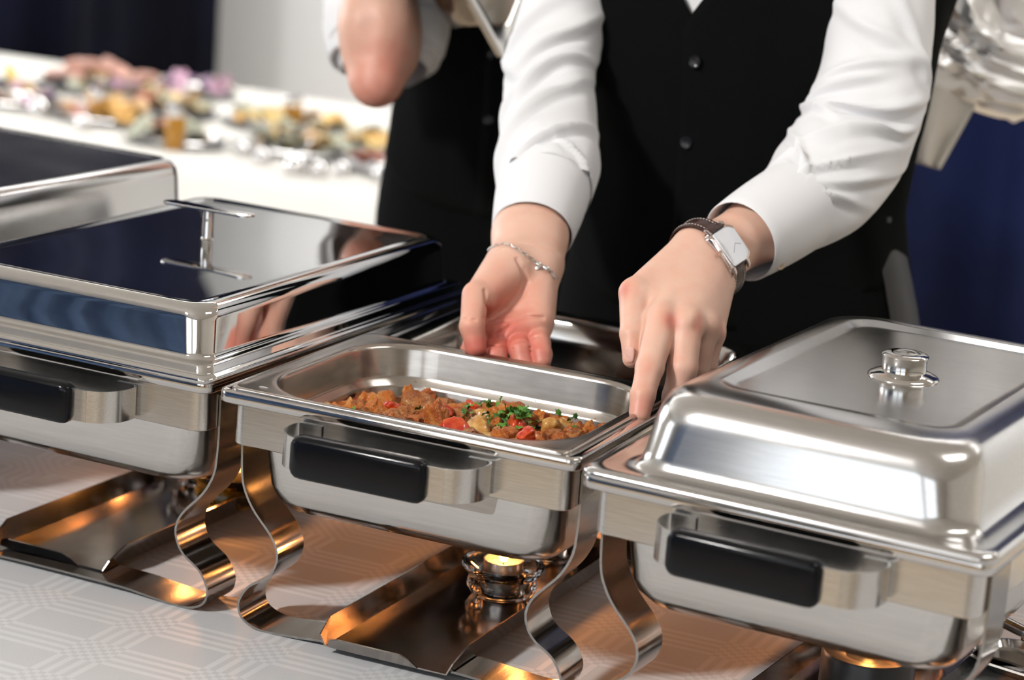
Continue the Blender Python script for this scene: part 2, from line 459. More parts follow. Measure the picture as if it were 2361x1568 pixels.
def chafing_dish(label, loc, rz):
    t = thing('chafing_dish', label, 'chafing dish', loc, rz)
    # water pan: closed shell from the inside bottom over the rim and down the outside
    ins = [rr(.060, .060, -.106, .030), rr(.046, .046, -.104, .034), rr(.036, .036, -.092, .034), rr(.028, .028, -.030, .030), rr(.0262, .0262, -.006, .026),
           rr(.0235, .0235, -.0025, .024), rr(.0185, .0185, -.0015, .020), rr(.0150, .0150, -.0005, .018), rr(.0085, .0085, .0006, .015), rr(.0026, .0026, .0004, .013),
           rr(.0006, .0006, -.0004, .012), rr(.0, .0, -.0016, .012), rr(.0, .0, -.0102, .012), rr(.0010, .0010, -.0116, .012), rr(.0075, .0075, -.0122, .014)]
    lipV = loft(ins, True, False)
    mesh('rim', *lipV, M_LIP, t, angle=60)
    outs = [rr(.0200, .0200, -.0122, .020), rr(.0260, .0260, -.0135, .026), rr(.0268, .0268, -.050, .030), rr(.0300, .0300, -.092, .034), rr(.0335, .0335, -.104, .036),
            rr(.0420, .0420, -.1135, .036), rr(.0540, .0540, -.1172, .034), rr(.0700, .0700, -.118, .030)]
    mesh('water_pan', *loft(outs, False, True), M_PAN, t, angle=60)
    bx, by = .0105, .0100
    bd = [rr(bx, by, -.0128, .014), rr(bx, by, -.0505, .014), rr(bx + .0014, by + .0014, -.0515, .013), rr(bx + .0026, by + .0026, -.0505, .012), rr(bx + .0026, by + .0026, -.0128, .012)]
    mesh('frame_band', *loft(bd, loop=True), M_BAND, t, angle=40)
    half = catmull(LEG, 6)
    full = np.concatenate([half, np.stack([W - half[::-1][1:, 0], half[::-1][1:, 1]], 1)])
    full[:, 1] += ZR
    for y0, y1 in ((.036, .084), (L - .084, L - .036)):
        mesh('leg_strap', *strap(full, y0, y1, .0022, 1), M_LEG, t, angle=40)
    for back in (0, 1):
        P = handle_path()
        if back: P = np.stack([W - P[:, 0], L - P[:, 1]], 1)
        h = mesh('handle', *strap(P, ZR - .0485, ZR - .0185, .0016, 2), M_BAND, t, angle=40)
        yc = -.0385; r = .0065
        x0, x1 = .1035, W - .1205
        if back: yc = L - yc; x0, x1 = W - x1, W - x0
        rings = []
        zc, hz, hy = ZR - .0335, .0195, .0095
        prof = [(0, .70, .62), (.0022, .86, .80), (.0055, .97, .94), (.010, 1, 1)]
        for d, kz, ky in prof + [(x1 - x0 - a, b_, c_) for a, b_, c_ in reversed(prof)]:
            ring = rrect(-hy * ky, hy * ky, -hz * kz, hz * kz, r * min(ky, kz), 0, 5)
            rings.append(np.stack([np.full(len(ring), x0 + d), yc + ring[:, 0], zc + ring[:, 1]], 1))
        mesh('grip', *loft(rings, True, True), M_GRIP, h, angle=50)
        for sx in (.097, W - .097):
            V, F = lathe([(.0, .0012), (.0022, .0010), (.0030, .0), (.0030, -.001)], 12)
            V = np.stack([sx + V[:, 0], (.0078 - V[:, 2]) if not back else (L - .0078 + V[:, 2]), ZR - .034 + V[:, 1]], 1)
            mesh('rivet', V, F, M_LIP, h)
    return t

D_MID = ((0, 0, 0), 0.0)
D_RIGHT = ((0.3708, -0.0332, 0), -0.0633)
D_LEFT = ((-0.3695, 0.0205, 0), -0.0310)
D_FAR = ((-0.768, 0.100, 0), -0.085)
chafing_dish('open chafing dish with a shallow food pan of stew, between two lidded ones', *D_MID)
chafing_dish('chafing dish under the satin lid with the round knob', *D_RIGHT)
chafing_dish('chafing dish under the mirror lid with the flat T handle', *D_LEFT)
chafing_dish('chafing dish partly out of frame, farthest from the stew pan', *D_FAR)

def lid_root(name, label, dish):
    return thing(name, label, 'lid', (dish[0][0], dish[0][1], 0), dish[1])

# satin lid with a recessed top panel and a round knob
def satin_lid():
    t = lid_root('dish_lid', 'satin steel lid with a round knob and recessed top panel', D_RIGHT)
    z = .001
    R = [rr(.018, .018, z - .000, .018), rr(.004, .004, z - .0035, .016), rr(.0, .0, z - .0035, .016), rr(-.002, -.002, z - .001, .017), rr(-.0015, -.0015, z + .003, .017), rr(.003, .003, z + .0055, .018),
         rr(.010, .010, z + .0052, .022), rr(.018, .018, z + .0042, .028), rr(.0245, .0235, z + .0050, .034), rr(.0290, .0275, z + .0090, .038), rr(.0315, .0295, z + .0180, .040),
         rr(.0345, .0330, z + .0440, .044), rr(.0370, .0360, z + .0550, .046), rr(.0415, .0415, z + .0635, .047), rr(.0490, .0500, z + .0690, .046), rr(.0580, .0600, z + .0708, .044)]
    def top(x0, y0, y1, r, dz): return rrect(x0, W - x0, y0, y1, r, ZR + z + dz, 8)
    R += [top(.0690, .088, .442, .030, .0716), top(.0720, .098, .436, .026, .0712), top(.0790, .106, .429, .021, .0680), top(.084, .112, .424, .019, .0678)]
    mesh('shell', *loft(R, False, True), M_LIDSAT, t, angle=60)
    k = mesh('knob', *lathe([(0.0, .0216), (.008, .0214), (.0120, .0219), (.0165, .0216), (.0196, .0206), (.0206, .0196), (.0205, .0186), (.0196, .0172), (.0194, .0062), (.0198, .0052), (.0192, .004)], 40), M_MIRROR, t, angle=40,
             loc=(W / 2 + .006, .256, ZR + z + .0678))
    mesh('knob_base', *lathe([(.0185, .0060), (.0225, .0052), (.0290, .0026), (.0312, .0012), (.0316, .0), (.030, -.0008)], 40), M_LIP, k, angle=40)
    return t
satin_lid()

# mirror lid with a flat T handle
def mirror_lid(label, dish, handle=True, mat=None, up=0.0):
    t = lid_root('dish_lid', label, dish)
    z = .001
    R = [rr(.018, .018, z, .018), rr(.004, .004, z - .004, .014), rr(.0005, .0005, z - .004, .013), rr(-.0025, -.0025, z - .0018, .013), rr(-.0030, -.0030, z + .0010, .013), rr(-.0010, -.0010, z + .0036, .013),
         rr(.0035, .0035, z + .0040, .012), rr(.0046, .0046, z + .0052, .012), rr(.0056, .0056, z + .0105, .012), rr(.0068, .0068, z + .0120, .012), rr(.0115, .0115, z + .0126, .016), rr(.0150, .0150, z + .0142, .020),
         rr(.0164, .0164, z + .0185, .021), rr(.0182, .0182, z + .0480 + up * .8, .022), rr(.0195, .0195, z + .0545 + up * .9, .023), rr(.0235, .0235, z + .0595 + up, .024), rr(.0290, .0290, z + .0622 + up, .024), rr(.0340, .0340, z + .0622 + up, .022),
         rr(.0395, .0395, z + .0606 + up, .018)]
    def top(x0, r, dz): return rrect(x0, W - x0, x0, L - x0, r, ZR + z + dz + up, 8)
    R += [top(.046, .012, .0604), top(.10, .010, .0606)]
    mesh('shell', *loft(R, False, True), mat or M_MIRROR, t, angle=60)
    if handle:
        hx, hy, hz = .158, .292, ZR + z + .0606
        h = mesh('handle', *lathe([(.0072, .0), (.0062, .0008), (.0058, .002), (.0056, .030), (.0062, .0306)], 24), M_MIRROR, t, angle=40, loc=(hx, hy, hz))
        rings = []
        for dz, k in ((.0302, -.0006), (.0305, .0), (.0322, .0), (.0326, -.0008)):
            rings.append(rrect(-.054 - k, .054 + k, -.0105 - k, .0105 + k, .0100, dz, 8))
        mesh('handle_plate', *loft(rings, True, True), M_MIRROR, h, angle=40)
    return t
mirror_lid('mirror polished lid with a flat T handle beside the open stew dish', D_LEFT)
mirror_lid('polished lid cut by the frame edge, farthest from the stew', D_FAR, handle=False, mat=M_LIDSAT, up=.026)

# ------------------------------------------------------------------ food pan with the stew
PX0, PX1, PY0, PY1 = 0.0100, 0.3440, 0.0030, 0.2740
PZ = RIM + .0035
def pr_(i, z, r, n=10): return rrect(PX0 + i, PX1 - i, PY0 + i, PY1 - i, r, PZ + z, n)
def op(i, z, r, n=10): return rrect(.0285 + i, .3285 - i, .0150 + i, .2600 - i, r, PZ + z, n)
def food_pan():
    t = thing('food_pan', 'shallow steel food pan of stew set in the open chafing dish', 'food pan', (0, 0, 0))
    R = [pr_(.0015, -.0050, .010), pr_(.0, -.0045, .011), pr_(.0, -.0012, .011), pr_(.0012, .0002, .011), pr_(.004, .0002, .012), pr_(.0065, -.0006, .014),
         op(-.0075, -.0006, .070), op(-.0035, -.0008, .069), op(-.0012, -.0020, .068), op(.0, -.0050, .067), op(.0026, -.0300, .065), op(.0036, -.0330, .064), op(.0096, -.0380, .058),
         op(.0106, -.0400, .057), op(.0140, -.0760, .053), op(.0190, -.0840, .050), op(.0300, -.0865, .040)]
    mesh('pan', *loft(R, False, True), M_FPAN, t, angle=50)
    under = [pr_(.0015, -.0050, .010), pr_(.0035, -.0040, .010), op(-.0060, -.0042, .070), op(-.0012, -.0070, .068), op(.0014, -.0300, .066), op(.0085, -.0390, .059), op(.0130, -.0760, .054), op(.0190, -.0855, .050), op(.0300, -.0880, .040)]
    V, F = loft(under, False, True); mesh('underside', V, [f[::-1] for f in F], M_FPAN, t, angle=50)
    # a small slot pressed into the flange
    c = on_z(608, 892, PZ)
    V, F = lathe([(0, .0001), (.7, .0001), (1, -.0004)], 20)
    V = np.stack([c[0] + V[:, 0] * .0048, c[1] + V[:, 1] * .0020, PZ + V[:, 2] * 1.0], 1)
    mesh('slot', V, F, plain('slot_glint', (.8, .8, .8), .3, 1.0), t)
    return t
PAN = food_pan()

def meat_mat(i, a, b, c):
    m, nt, bs = nodes_of('stewed_meat_%d' % i); tc = add(nt, 'ShaderNodeTexCoord')
    n = add(nt, 'ShaderNodeTexNoise'); n.inputs['Scale'].default_value = 1.6; n.inputs['Detail'].default_value = 8; n.inputs['Roughness'].default_value = .7
    nt.links.new(tc.outputs['Object'], n.inputs['Vector'])
    r = add(nt, 'ShaderNodeValToRGB'); e = r.color_ramp.elements
    e[0].position = .32; e[0].color = (*a, 1); e[1].position = .70; e[1].color = (*c, 1); k = e.new(.5); k.color = (*b, 1)
    nt.links.new(n.outputs['Fac'], r.inputs['Fac']); nt.links.new(r.outputs['Color'], bs.inputs['Base Color'])
    w = add(nt, 'ShaderNodeTexNoise'); w.inputs['Scale'].default_value = 5.0; w.inputs['Detail'].default_value = 6; w.inputs['Distortion'].default_value = 1.5
    nt.links.new(tc.outputs['Object'], w.inputs['Vector'])
    bp = add(nt, 'ShaderNodeBump'); bp.inputs['Strength'].default_value = .55; bp.inputs['Distance'].default_value = .08
    nt.links.new(w.outputs['Fac'], bp.inputs['Height']); nt.links.new(bp.outputs['Normal'], bs.inputs['Normal'])
    bs.inputs['Roughness'].default_value = .38; bs.inputs['Coat Weight'].default_value = .25; bs.inputs['Coat Roughness'].default_value = .25
    return m
M_MEAT = [meat_mat(0, (.36, .055, .008), (.60, .165, .028), (.75, .37, .12)), meat_mat(1, (.24, .055, .012), (.47, .15, .035), (.68, .35, .13)), meat_mat(2, (.52, .08, .008), (.68, .20, .026), (.78, .42, .14))]
M_TOM = noisy('tomato_flesh', (.46, .022, .006), (.66, .085, .012), 2.0, .22, .15, **{'Subsurface Weight': .25, 'Subsurface Scale': .004, 'Coat Weight': .6})
M_PALE = noisy('soft_vegetable', (.46, .20, .04), (.66, .40, .12), 2.0, .30, .2, **{'Coat Weight': .5})
M_PARS = noisy('parsley_leaf', (.020, .085, .010), (.065, .20, .022), 120, .45, .0)
M_PARS2 = noisy('parsley_leaf_light', (.07, .21, .022), (.16, .34, .05), 120, .45, .0)
M_SAUCE = noisy('tomato_sauce', (.30, .050, .006), (.50, .13, .014), 45, .14, .35, 0, 4, .3, .7, 120, **{'Coat Weight': .7})
M_CRUST = noisy('dried_sauce', (.18, .040, .008), (.36, .10, .016), 80, .4)

def ico(sub):
    t = (1 + 5 ** .5) / 2
    V = [(-1, t, 0), (1, t, 0), (-1, -t, 0), (1, -t, 0), (0, -1, t), (0, 1, t), (0, -1, -t), (0, 1, -t), (t, 0, -1), (t, 0, 1), (-t, 0, -1), (-t, 0, 1)]
    F = [(0, 11, 5), (0, 5, 1), (0, 1, 7), (0, 7, 10), (0, 10, 11), (1, 5, 9), (5, 11, 4), (11, 10, 2), (10, 7, 6), (7, 1, 8), (3, 9, 4), (3, 4, 2), (3, 2, 6), (3, 6, 8), (3, 8, 9), (4, 9, 5), (2, 4, 11), (6, 2, 10), (8, 6, 7), (9, 8, 1)]
    V = [np.array(v) / np.linalg.norm(v) for v in V]
    for _ in range(sub):
        cache = {}; F2 = []
        def mid(a, b):
            k = (min(a, b), max(a, b))
            if k not in cache:
                m = V[a] + V[b]; V.append(m / np.linalg.norm(m)); cache[k] = len(V) - 1
            return cache[k]
        for a, b, c in F:
            x, y, z = mid(a, b), mid(b, c), mid(c, a); F2 += [(a, x, z), (b, y, x), (c, z, y), (x, y, z)]
        F = F2
    return np.array(V), F
ICO1, ICO2, ICO3 = ico(1), ico(2), ico(3)

def blob(seed, rough, base=ICO3, freq=.5, flat=0.0):
    V, F = base; n = fnoise(V, seed, 3, freq)
    # facets cut by random planes make torn, fibrous chunks
    rs = np.random.RandomState(seed); W_ = V * (1 + rough * n)[:, None]
    for k in range(5):
        d = rs.normal(size=3); d /= np.linalg.norm(d); h = rs.uniform(.55, .9)
        p = W_ @ d; W_ = W_ - np.maximum(p - h, 0)[:, None] * d * .8
    W_ = W_ * (1 + rough * .42 * fnoise(V, seed + 50, 3, 1.7))[:, None]
    W_[:, 2] *= 1 - flat
    return W_, F

def leaf_mesh():
    pts = []; F = []
    n = 11; out = []
    for k in range(n):
        a = math.pi * (k / (n - 1) - .5) * 1.75; r = 1.0 if k % 2 == 0 else .62
        out.append((r * math.sin(a), .25 + r * math.cos(a), .22 * math.sin(k * 2.1)))
    V = [(0, -.3, 0), (0, .25, .18)] + out
    for k in range(n - 1): F.append((1, 2 + k, 3 + k))
    F += [(0, 1, 2 + n - 1), (0, 2, 1)]
    return np.array(V), F

def data_mesh(name, V, F, mat, angle=60):
    me = bpy.data.meshes.new(name); me.from_pydata([tuple(p) for p in V], [], [tuple(f) for f in F]); me.update()
    me.materials.append(mat); me.shade_smooth()
    if angle: me.set_sharp_from_angle(angle=math.radians(angle))
    return me

def stew():
    # sauce bed that fills the pan to the walls
    nx, ny = 70, 56; V = []; F = []
    def hz(x, y): return PZ - .0575 + .0030 * math.sin(40 * x + 3) * math.sin(47 * y) + .002 * math.sin(113 * x + 71 * y)
    ring = op(.0122, -.0575, .055, 10); cx, cy = .1785, .1375
    R = []
    for s in (1.0, .985, .9, .78, .64, .5, .36, .22, .1):
        q = ring.copy(); q[:, 0] = cx + (q[:, 0] - cx) * s; q[:, 1] = cy + (q[:, 1] - cy) * s
        q[:, 2] = [hz(a, b) for a, b in q[:, :2]]; R.append(q)
    o = mesh('stew_sauce', *loft(R, False, True), M_SAUCE, angle=None)
    tag(o, 'thick reddish brown sauce lying in the food pan between the chunks', 'sauce', kind='stuff')
    rs = random.Random(5)
    kinds = {
        'meat': [data_mesh('meat_chunk', *blob(k, .34), M_MEAT[k % 3]) for k in range(9)],
        'tomato': [data_mesh('tomato_piece', *blob(40 + k, .22, ICO3), M_TOM) for k in range(4)],
        'pale': [data_mesh('vegetable_slice', *blob(60 + k, .16, ICO2, .5, .35), M_PALE) for k in range(4)],
        'leaf': [data_mesh('parsley_leaf', *leaf_mesh(), m, None) for m in (M_PARS, M_PARS2)],
    }
    placed = []
    def inside(x, y, m): 
        return .042 + m < x < .315 - m and .028 + m < y < .247 - m and not (min(x - .042, .315 - x) + min(y - .028, .247 - y) < .020 + m)
    def pile(x, y):                        # the heap is highest in the middle and towards the front
        return PZ - .0535 + .0115 * math.exp(-((x - .17) / .11) ** 2 - ((y - .12) / .08) ** 2)
    def drop(kind, x, y, z, s, name, label, cat, grp, rot=None, sq=(1, 1, 1)):
        o = bpy.data.objects.new(name, rs.choice(kinds[kind])); link(o)
        o.location = (x, y, z); o.rotation_euler = rot or [rs.uniform(0, 6.28) for _ in range(3)]
        o.scale = [s * sq[i] for i in range(3)]; tag(o, label, cat, grp); return o
    n = 0; tries = 0
    while n < 190 and tries < 4000:
        tries += 1
        x, y = rs.uniform(.045, .313), rs.uniform(.03, .246)
        if not inside(x, y, .004): continue
        r = rs.uniform(.0075, .0165)
        lay = rs.random()
        z = PZ - .0585 + (pile(x, y) - (PZ - .0585)) * (lay ** .5) + r * .35
        if any((x - a) ** 2 + (y - b) ** 2 + (z - c) ** 2 < ((r + q) * .62) ** 2 for a, b, c, q in placed): continue
        placed.append((x, y, z, r)); k = rs.random(); n += 1
        if k < .66: drop('meat', x, y, z, r, 'meat_chunk', 'small browned meat chunk in the stew', 'meat', 'meat chunks in the stew', sq=(rs.uniform(.9, 1.5), rs.uniform(.75, 1.05), rs.uniform(.6, .95)))
        elif k < .84: drop('tomato', x, y, z, r * .85, 'tomato_piece', 'glossy red tomato piece in the stew', 'tomato', 'tomato pieces in the stew')
        else: drop('pale', x, y, z, r, 'vegetable_slice', 'soft yellow vegetable slice in the stew', 'vegetable', 'vegetable slices in the stew')
    # the pieces that stand out of the heap in the photograph
    for u, v, zz, kind, s in [(962, 938, -.0255, 'meat', .0150), (985, 955, -.0285, 'meat', .0135), (830, 938, -.036, 'meat', .0090), (862, 948, -.034, 'meat', .0135), (900, 942, -.0315, 'tomato', .0092),
                              (1015, 955, -.0285, 'tomato', .0125), (1050, 955, -.032, 'meat', .0125), (935, 965, -.034, 'meat', .0125), (1320, 968, -.043, 'meat', .0130), (1345, 975, -.044, 'meat', .0100), (1215, 1003, -.0225, 'tomato', .0085),
                              (1195, 962, -.036, 'meat', .0125), (1110, 968, -.037, 'pale', .0115), (1270, 985, -.0345, 'pale', .0120), (1165, 955, -.037, 'meat', .0115), (790, 940, -.040, 'meat', .0105), (1300, 985, -.036, 'pale', .0105), (1245, 970, -.038, 'meat', .0110)]:
        p = on_z(u, v, PZ + zz - .0075); p[0] = min(max(p[0], .058), .300); p[1] = min(max(p[1], .045), .236)
        nm = {'meat': ('meat_chunk', 'large torn meat chunk standing out of the stew heap', 'meat', 'large meat chunks on top of the stew'), 'tomato': ('tomato_piece', 'bright red tomato piece lying on top of the stew heap', 'tomato', 'tomato pieces on top of the stew'),
              'pale': ('vegetable_slice', 'pale yellow vegetable slice on top of the stew heap', 'vegetable', 'vegetable slices on top of the stew')}[kind]
        drop(kind, p[0], p[1], p[2], s, *nm)
    for k in range(150):
        if k < 95: u, v = rs.gauss(1180, 38), rs.gauss(978, 13)
        elif k < 112: u, v = rs.gauss(1060, 45), rs.gauss(990, 8)
        else: u, v = rs.uniform(790, 1350), rs.uniform(945, 1000)
        p = on_z(u, v, PZ - .0435); p[1] = min(p[1], .236)
        if not inside(p[0], p[1], 0): continue
        near = [c + q * .75 for a, b, c, q in placed if (a - p[0]) ** 2 + (b - p[1]) ** 2 < (q * .8) ** 2]
        z = max(near + [PZ - .0450]) + .002 + (.006 * rs.random() if k < 95 else 0)
        tilt = [rs.gauss(.5, .5), rs.gauss(0, .5), rs.uniform(0, 6.28)]
        drop('leaf', p[0], p[1], z, rs.uniform(.0032, .0054), 'parsley_leaf', 'chopped green parsley leaf sprinkled on the stew', 'parsley', 'parsley leaves on the stew', tilt)
    # splashes and drips dried onto the pan wall
    for u, v, w_, h_ in [(957, 886, .0026, .0036), (890, 884, .0010, .0034), (826, 886, .0012, .0016), (818, 900, .0012, .0012), (812, 912, .0014, .0010), (772, 900, .0008, .0022), (1372, 972, .0030, .0034), (1360, 985, .0034, .0022), (1350, 968, .0020, .0020), (1010, 905, .0012, .0010), (1100, 915, .0014, .0008), (1235, 925, .0012, .0008)]:
        # on the wall: solve for the inner wall of the pan along the view ray
        best = None
        for zz in np.linspace(-.004, -.065, 70):
            p = on_z(u, v, PZ + zz); i = np.interp(-zz, [.005, .030, .033, .038, .040, .076], [0, .0026, .0036, .0096, .0106, .014])
            if p[1] >= .2600 - i or p[0] >= .3285 - i:
                best = p; break
        if best is None: continue
        V, F = ICO2; V = V * [w_, .0006, h_]
        o = mesh('sauce_drip', V + best + np.array([0, -.0004, 0]), F, M_CRUST, PAN)
stew()

# ------------------------------------------------------------------ burner trays, glass holders, candles
M_GLASS = plain('clear_glass', (1, 1, 1), .02, 0, **{'Transmission Weight': 1.0, 'IOR': 1.47})
M_AMBER = plain('amber_glass', (1.0, .72, .12), .03, 0, **{'Transmission Weight': 1.0, 'IOR': 1.47})
M_ALU = plain('aluminium_cup', (.80, .80, .80), .28, 1.0)
M_WAX = plain('candle_wax', (.85, .80, .70), .4, 0, **{'Subsurface Weight': .5, 'Subsurface Scale': .01})
M_WICK = plain('wick', (.02, .015, .01), .9)
M_CAN = plain('black_can', (.015, .015, .017), .35)
def flame_mat():
    m, nt, b = nodes_of('candle_flame')
    b.inputs['Base Color'].default_value = (1, .5, .12, 1)
    b.inputs['Emission Color'].default_value = (1.0, .42, .09, 1); b.inputs['Emission Strength'].default_value = 30
    return m
M_FLAME = flame_mat()

def tray(dish, x0, x1, y0, y1, label):
    d = dish; t = thing('burner_tray', label, 'tray', d[0], d[1])
    z, h, fl = .0080, .021, .007
    V = [(x0, y0, z), (x1, y0, z), (x1, y1, z), (x0, y1, z)]; F = [(0, 1, 2, 3)]
    def wall(P): 
        n = len(V); V.extend(P); F.append(tuple(range(n, n + len(P))))
    wall([(x0, y0, z), (x0, y1, z), (x0 - fl, y1, z + h), (x0 - fl, y0 + .020, z + h), (x0 - .5 * fl, y0 - .004, z + h * .55)][::-1])
    wall([(x1, y0, z), (x1 + .5 * fl, y0 + .006, z + h * .45), (x1 + fl, y0 + .030, z + h), (x1 + fl, y1, z + h), (x1, y1, z)])
    wall([(x0 + .006, y0, z), (x0 + .004, y0 - .003, z + .004), (x0 + .009, y0 - .008, z + .010), (x0 + .018, y0 - .0095, z + .0125), (x1 - .042, y0 - .0095, z + .0125), (x1 - .034, y0 - .006, z + .008), (x1 - .028, y0, z)][::-1])
    wall([(x0, y1, z), (x1, y1, z), (x1, y1 + fl, z + h * .6), (x0, y1 + fl, z + h * .6)])
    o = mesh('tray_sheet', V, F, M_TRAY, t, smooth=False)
    s = o.modifiers.new('sheet', 'SOLIDIFY'); s.thickness = .0013; s.offset = 0
    return t
tray(D_MID, .1145, .2375, .0210, .470, 'folded steel burner tray under the open stew dish')
tray(D_LEFT, .0840, .2080, .0560, .470, 'folded steel burner tray under the mirror lidded dish')
tray(D_RIGHT, .1150, .2380, .0300, .470, 'folded steel burner tray under the satin lidded dish')
TRAYZ = .0088

def world_of(dish, x, y, z=0.0):
    c, s = math.cos(dish[1]), math.sin(dish[1])
    return (dish[0][0] + c * x - s * y, dish[0][1] + s * x + c * y, z)

def candle(pos, label, hlabel, watt, glass=None, can=False, scale=1.0):
    x, y, z = pos
    if not can:
        h = thing('candle_holder', hlabel, 'candle holder', (x, y, z)); h.scale = (scale,) * 3
        prof = [(.0, .0), (.024, .0), (.030, .003), (.0345, .010), (.0340, .016), (.0325, .020), (.0345, .0225), (.0385, .027), (.0405, .031), (.0400, .034), (.0370, .0335), (.0320, .0285), (.0250, .0240), (.0225, .0215), (.0220, .0090), (.0200, .0068), (.0, .0062)]
        mesh('glass_bowl', *lathe(prof, 40), glass or M_GLASS, h, angle=70)
    c = thing('fuel_can' if can else 'tealight_candle', label, 'candle', (x, y, z + (0 if can else .0066 * scale))); c.scale = (scale,) * 3
    if can:
        mesh('can', *lathe([(.0, .0), (.040, .0), (.042, .002), (.042, .050), (.0405, .053), (.034, .053), (.022, .050), (.020, .048), (.0, .048)], 36), M_CAN, c, angle=40); top = .048
    else:
        mesh('cup', *lathe([(.0, .0), (.0185, .0), (.0192, .001), (.0192, .0300), (.0198, .0306), (.0186, .0306), (.0184, .0240)], 32), M_ALU, c, angle=40)
        mesh('wax', *lathe([(.0, .0240), (.010, .0240), (.0184, .0246), (.0184, .0200)], 24), M_WAX, c); top = .024
    mesh('wick', *lathe([(.0, top + .007), (.0007, top + .006), (.0008, top - .001)], 8), M_WICK, c)
    f = .0145
    mesh('flame', *lathe([(.0, top + .0035), (.0032, top + .005), (.0050, top + .009), (.0046, top + .015), (.0026, top + .022), (.0, top + .003 + f * 1.9)], 16), M_FLAME, c)
    ld = bpy.data.lights.new('candle_light', 'POINT'); ld.energy = watt; ld.color = (1.0, .36, .10); ld.shadow_soft_size = .008
    lo = bpy.data.objects.new('candle_light', ld); link(lo, c); lo.location = (0, 0, top + .040)
    return c
p = on_z(1155, 1372, TRAYZ)
candle((p[0], p[1], TRAYZ), 'lit tealight in the clear glass bowl under the open stew dish', 'clear glass candle bowl on the tray under the open stew dish', .40)
candle(world_of(D_MID, .176, .375, TRAYZ), 'lit tealight deep under the stew dish, behind the clear glass bowl', 'glass candle bowl deep under the stew dish', .34)
candle(world_of(D_LEFT, .187, .315, TRAYZ), 'lit tealight in amber glass between the two curved legs', 'amber glass candle bowl under the mirror lidded dish', .36, M_AMBER, scale=1.1)
candle(world_of(D_LEFT, .125, .360, TRAYZ), 'lit tealight under the middle of the mirror lidded dish', 'clear glass candle bowl under the mirror lidded dish', .34)
candle(world_of(D_RIGHT, .195, .215, TRAYZ), 'open black fuel can under the satin lidded dish', '', .42, can=True)
candle(world_of(D_RIGHT, .170, .400, TRAYZ), 'lit tealight deep under the satin lidded dish', 'glass candle bowl deep under the satin lidded dish', .34)

# ------------------------------------------------------------------ smooth solids (signed distance -> mesh), for hands and bodies
def d_cone(P, a, b, ra, rb):
    a = np.asarray(a, float); b = np.asarray(b, float); ba = b - a
    h = np.clip(((P - a) @ ba) / (ba @ ba + 1e-12), 0, 1)
    return np.linalg.norm(P - a - h[:, None] * ba, axis=1) - (ra + (rb - ra) * h)
def d_ell(P, c, ax, rad):
    """ellipsoid: ax rows are unit axes"""
    q = ((P - np.asarray(c)) @ np.asarray(ax).T) / np.asarray(rad)
    k0 = np.linalg.norm(q, axis=1); k1 = np.linalg.norm(q / np.asarray(rad), axis=1) + 1e-9
    return k0 * (k0 - 1) / k1
def smin(a, b, k):
    h = np.clip(.5 + .5 * (b - a) / k, 0, 1); return b + (a - b) * h - k * h * (1 - h)
def smax(a, b, k): return -smin(-a, -b, k)

def surface_nets(fn, lo, hi, h):
    lo = np.asarray(lo, float); n = np.ceil((np.asarray(hi) - lo) / h).astype(int) + 1
    ax = [lo[i] + h * np.arange(n[i]) for i in range(3)]
    # coarse pass first: only cells near the surface are evaluated at full resolution
    B = 6; nb = -(-n // B)
    cc = np.stack(np.meshgrid(*[lo[i] + h * (B * np.arange(nb[i]) + (B - 1) / 2) for i in range(3)], indexing='ij'), -1).reshape(-1, 3)
    fc = fn(cc).reshape(nb)
    near = np.abs(fc) < h * B * .92 + .004
    big = np.repeat(np.repeat(np.repeat(near, B, 0), B, 1), B, 2)[:n[0], :n[1], :n[2]]
    f = np.repeat(np.repeat(np.repeat(np.where(fc < 0, -1.0, 1.0), B, 0), B, 1), B, 2)[:n[0], :n[1], :n[2]].copy()
    ii = np.argwhere(big); val = np.concatenate([fn(lo + h * ii[i:i + 200000]) for i in range(0, len(ii), 200000)])
    f[big] = val
    S = f < 0
    c = n - 1
    cnt = np.zeros(c); acc = np.zeros((*c, 3))
    off = [(i, j, k) for i in (0, 1) for j in (0, 1) for k in (0, 1)]
    def sl(a, o): return a[o[0]:o[0] + c[0], o[1]:o[1] + c[1], o[2]:o[2] + c[2]]
    for o in off:
        for d in range(3):
            if o[d]: continue
            o2 = list(o); o2[d] = 1
            fa, fb = sl(f, o), sl(f, o2); m = (fa < 0) != (fb < 0)
            t = np.where(m, fa / np.where(m, fa - fb, 1), 0)
            cnt += m
            for e in range(3): acc[..., e] += m * (o[e] + (t if e == d else 0))
    act = cnt > 0
    idx = np.full(c, -1, int); idx[act] = np.arange(act.sum())
    cells = np.argwhere(act)
    V = lo + h * (cells + acc[act] / cnt[act][:, None])
    F = []
    for d in range(3):
        u, w = [(1, 2), (2, 0), (0, 1)][d]
        a = [slice(None)] * 3; b = [slice(None)] * 3
        a[d] = slice(0, n[d] - 1); b[d] = slice(1, n[d])
        A, B = S[tuple(a)], S[tuple(b)]
        e = np.argwhere(A != B)
        e = e[(e[:, u] > 0) & (e[:, w] > 0) & (e[:, u] < c[u]) & (e[:, w] < c[w])]
        if not len(e): continue
        def g(du, dw):
            q = e.copy(); q[:, u] -= du; q[:, w] -= dw; return idx[q[:, 0], q[:, 1], q[:, 2]]
        Q = np.stack([g(1, 1), g(0, 1), g(0, 0), g(1, 0)], 1)
        flip = ~A[e[:, 0], e[:, 1], e[:, 2]]
        Q[flip] = Q[flip][:, ::-1]
        F.append(Q)
    return V, np.concatenate(F)

def ray_hit(fn, u, v, d0, d1):
    ds = np.linspace(d0, d1, 400); P = np.array([at(u, v, d) for d in ds]); f = fn(P)
    i = np.argmax(f < 0)
    return at(u, v, ds[i]) if f[i] < 0 else None

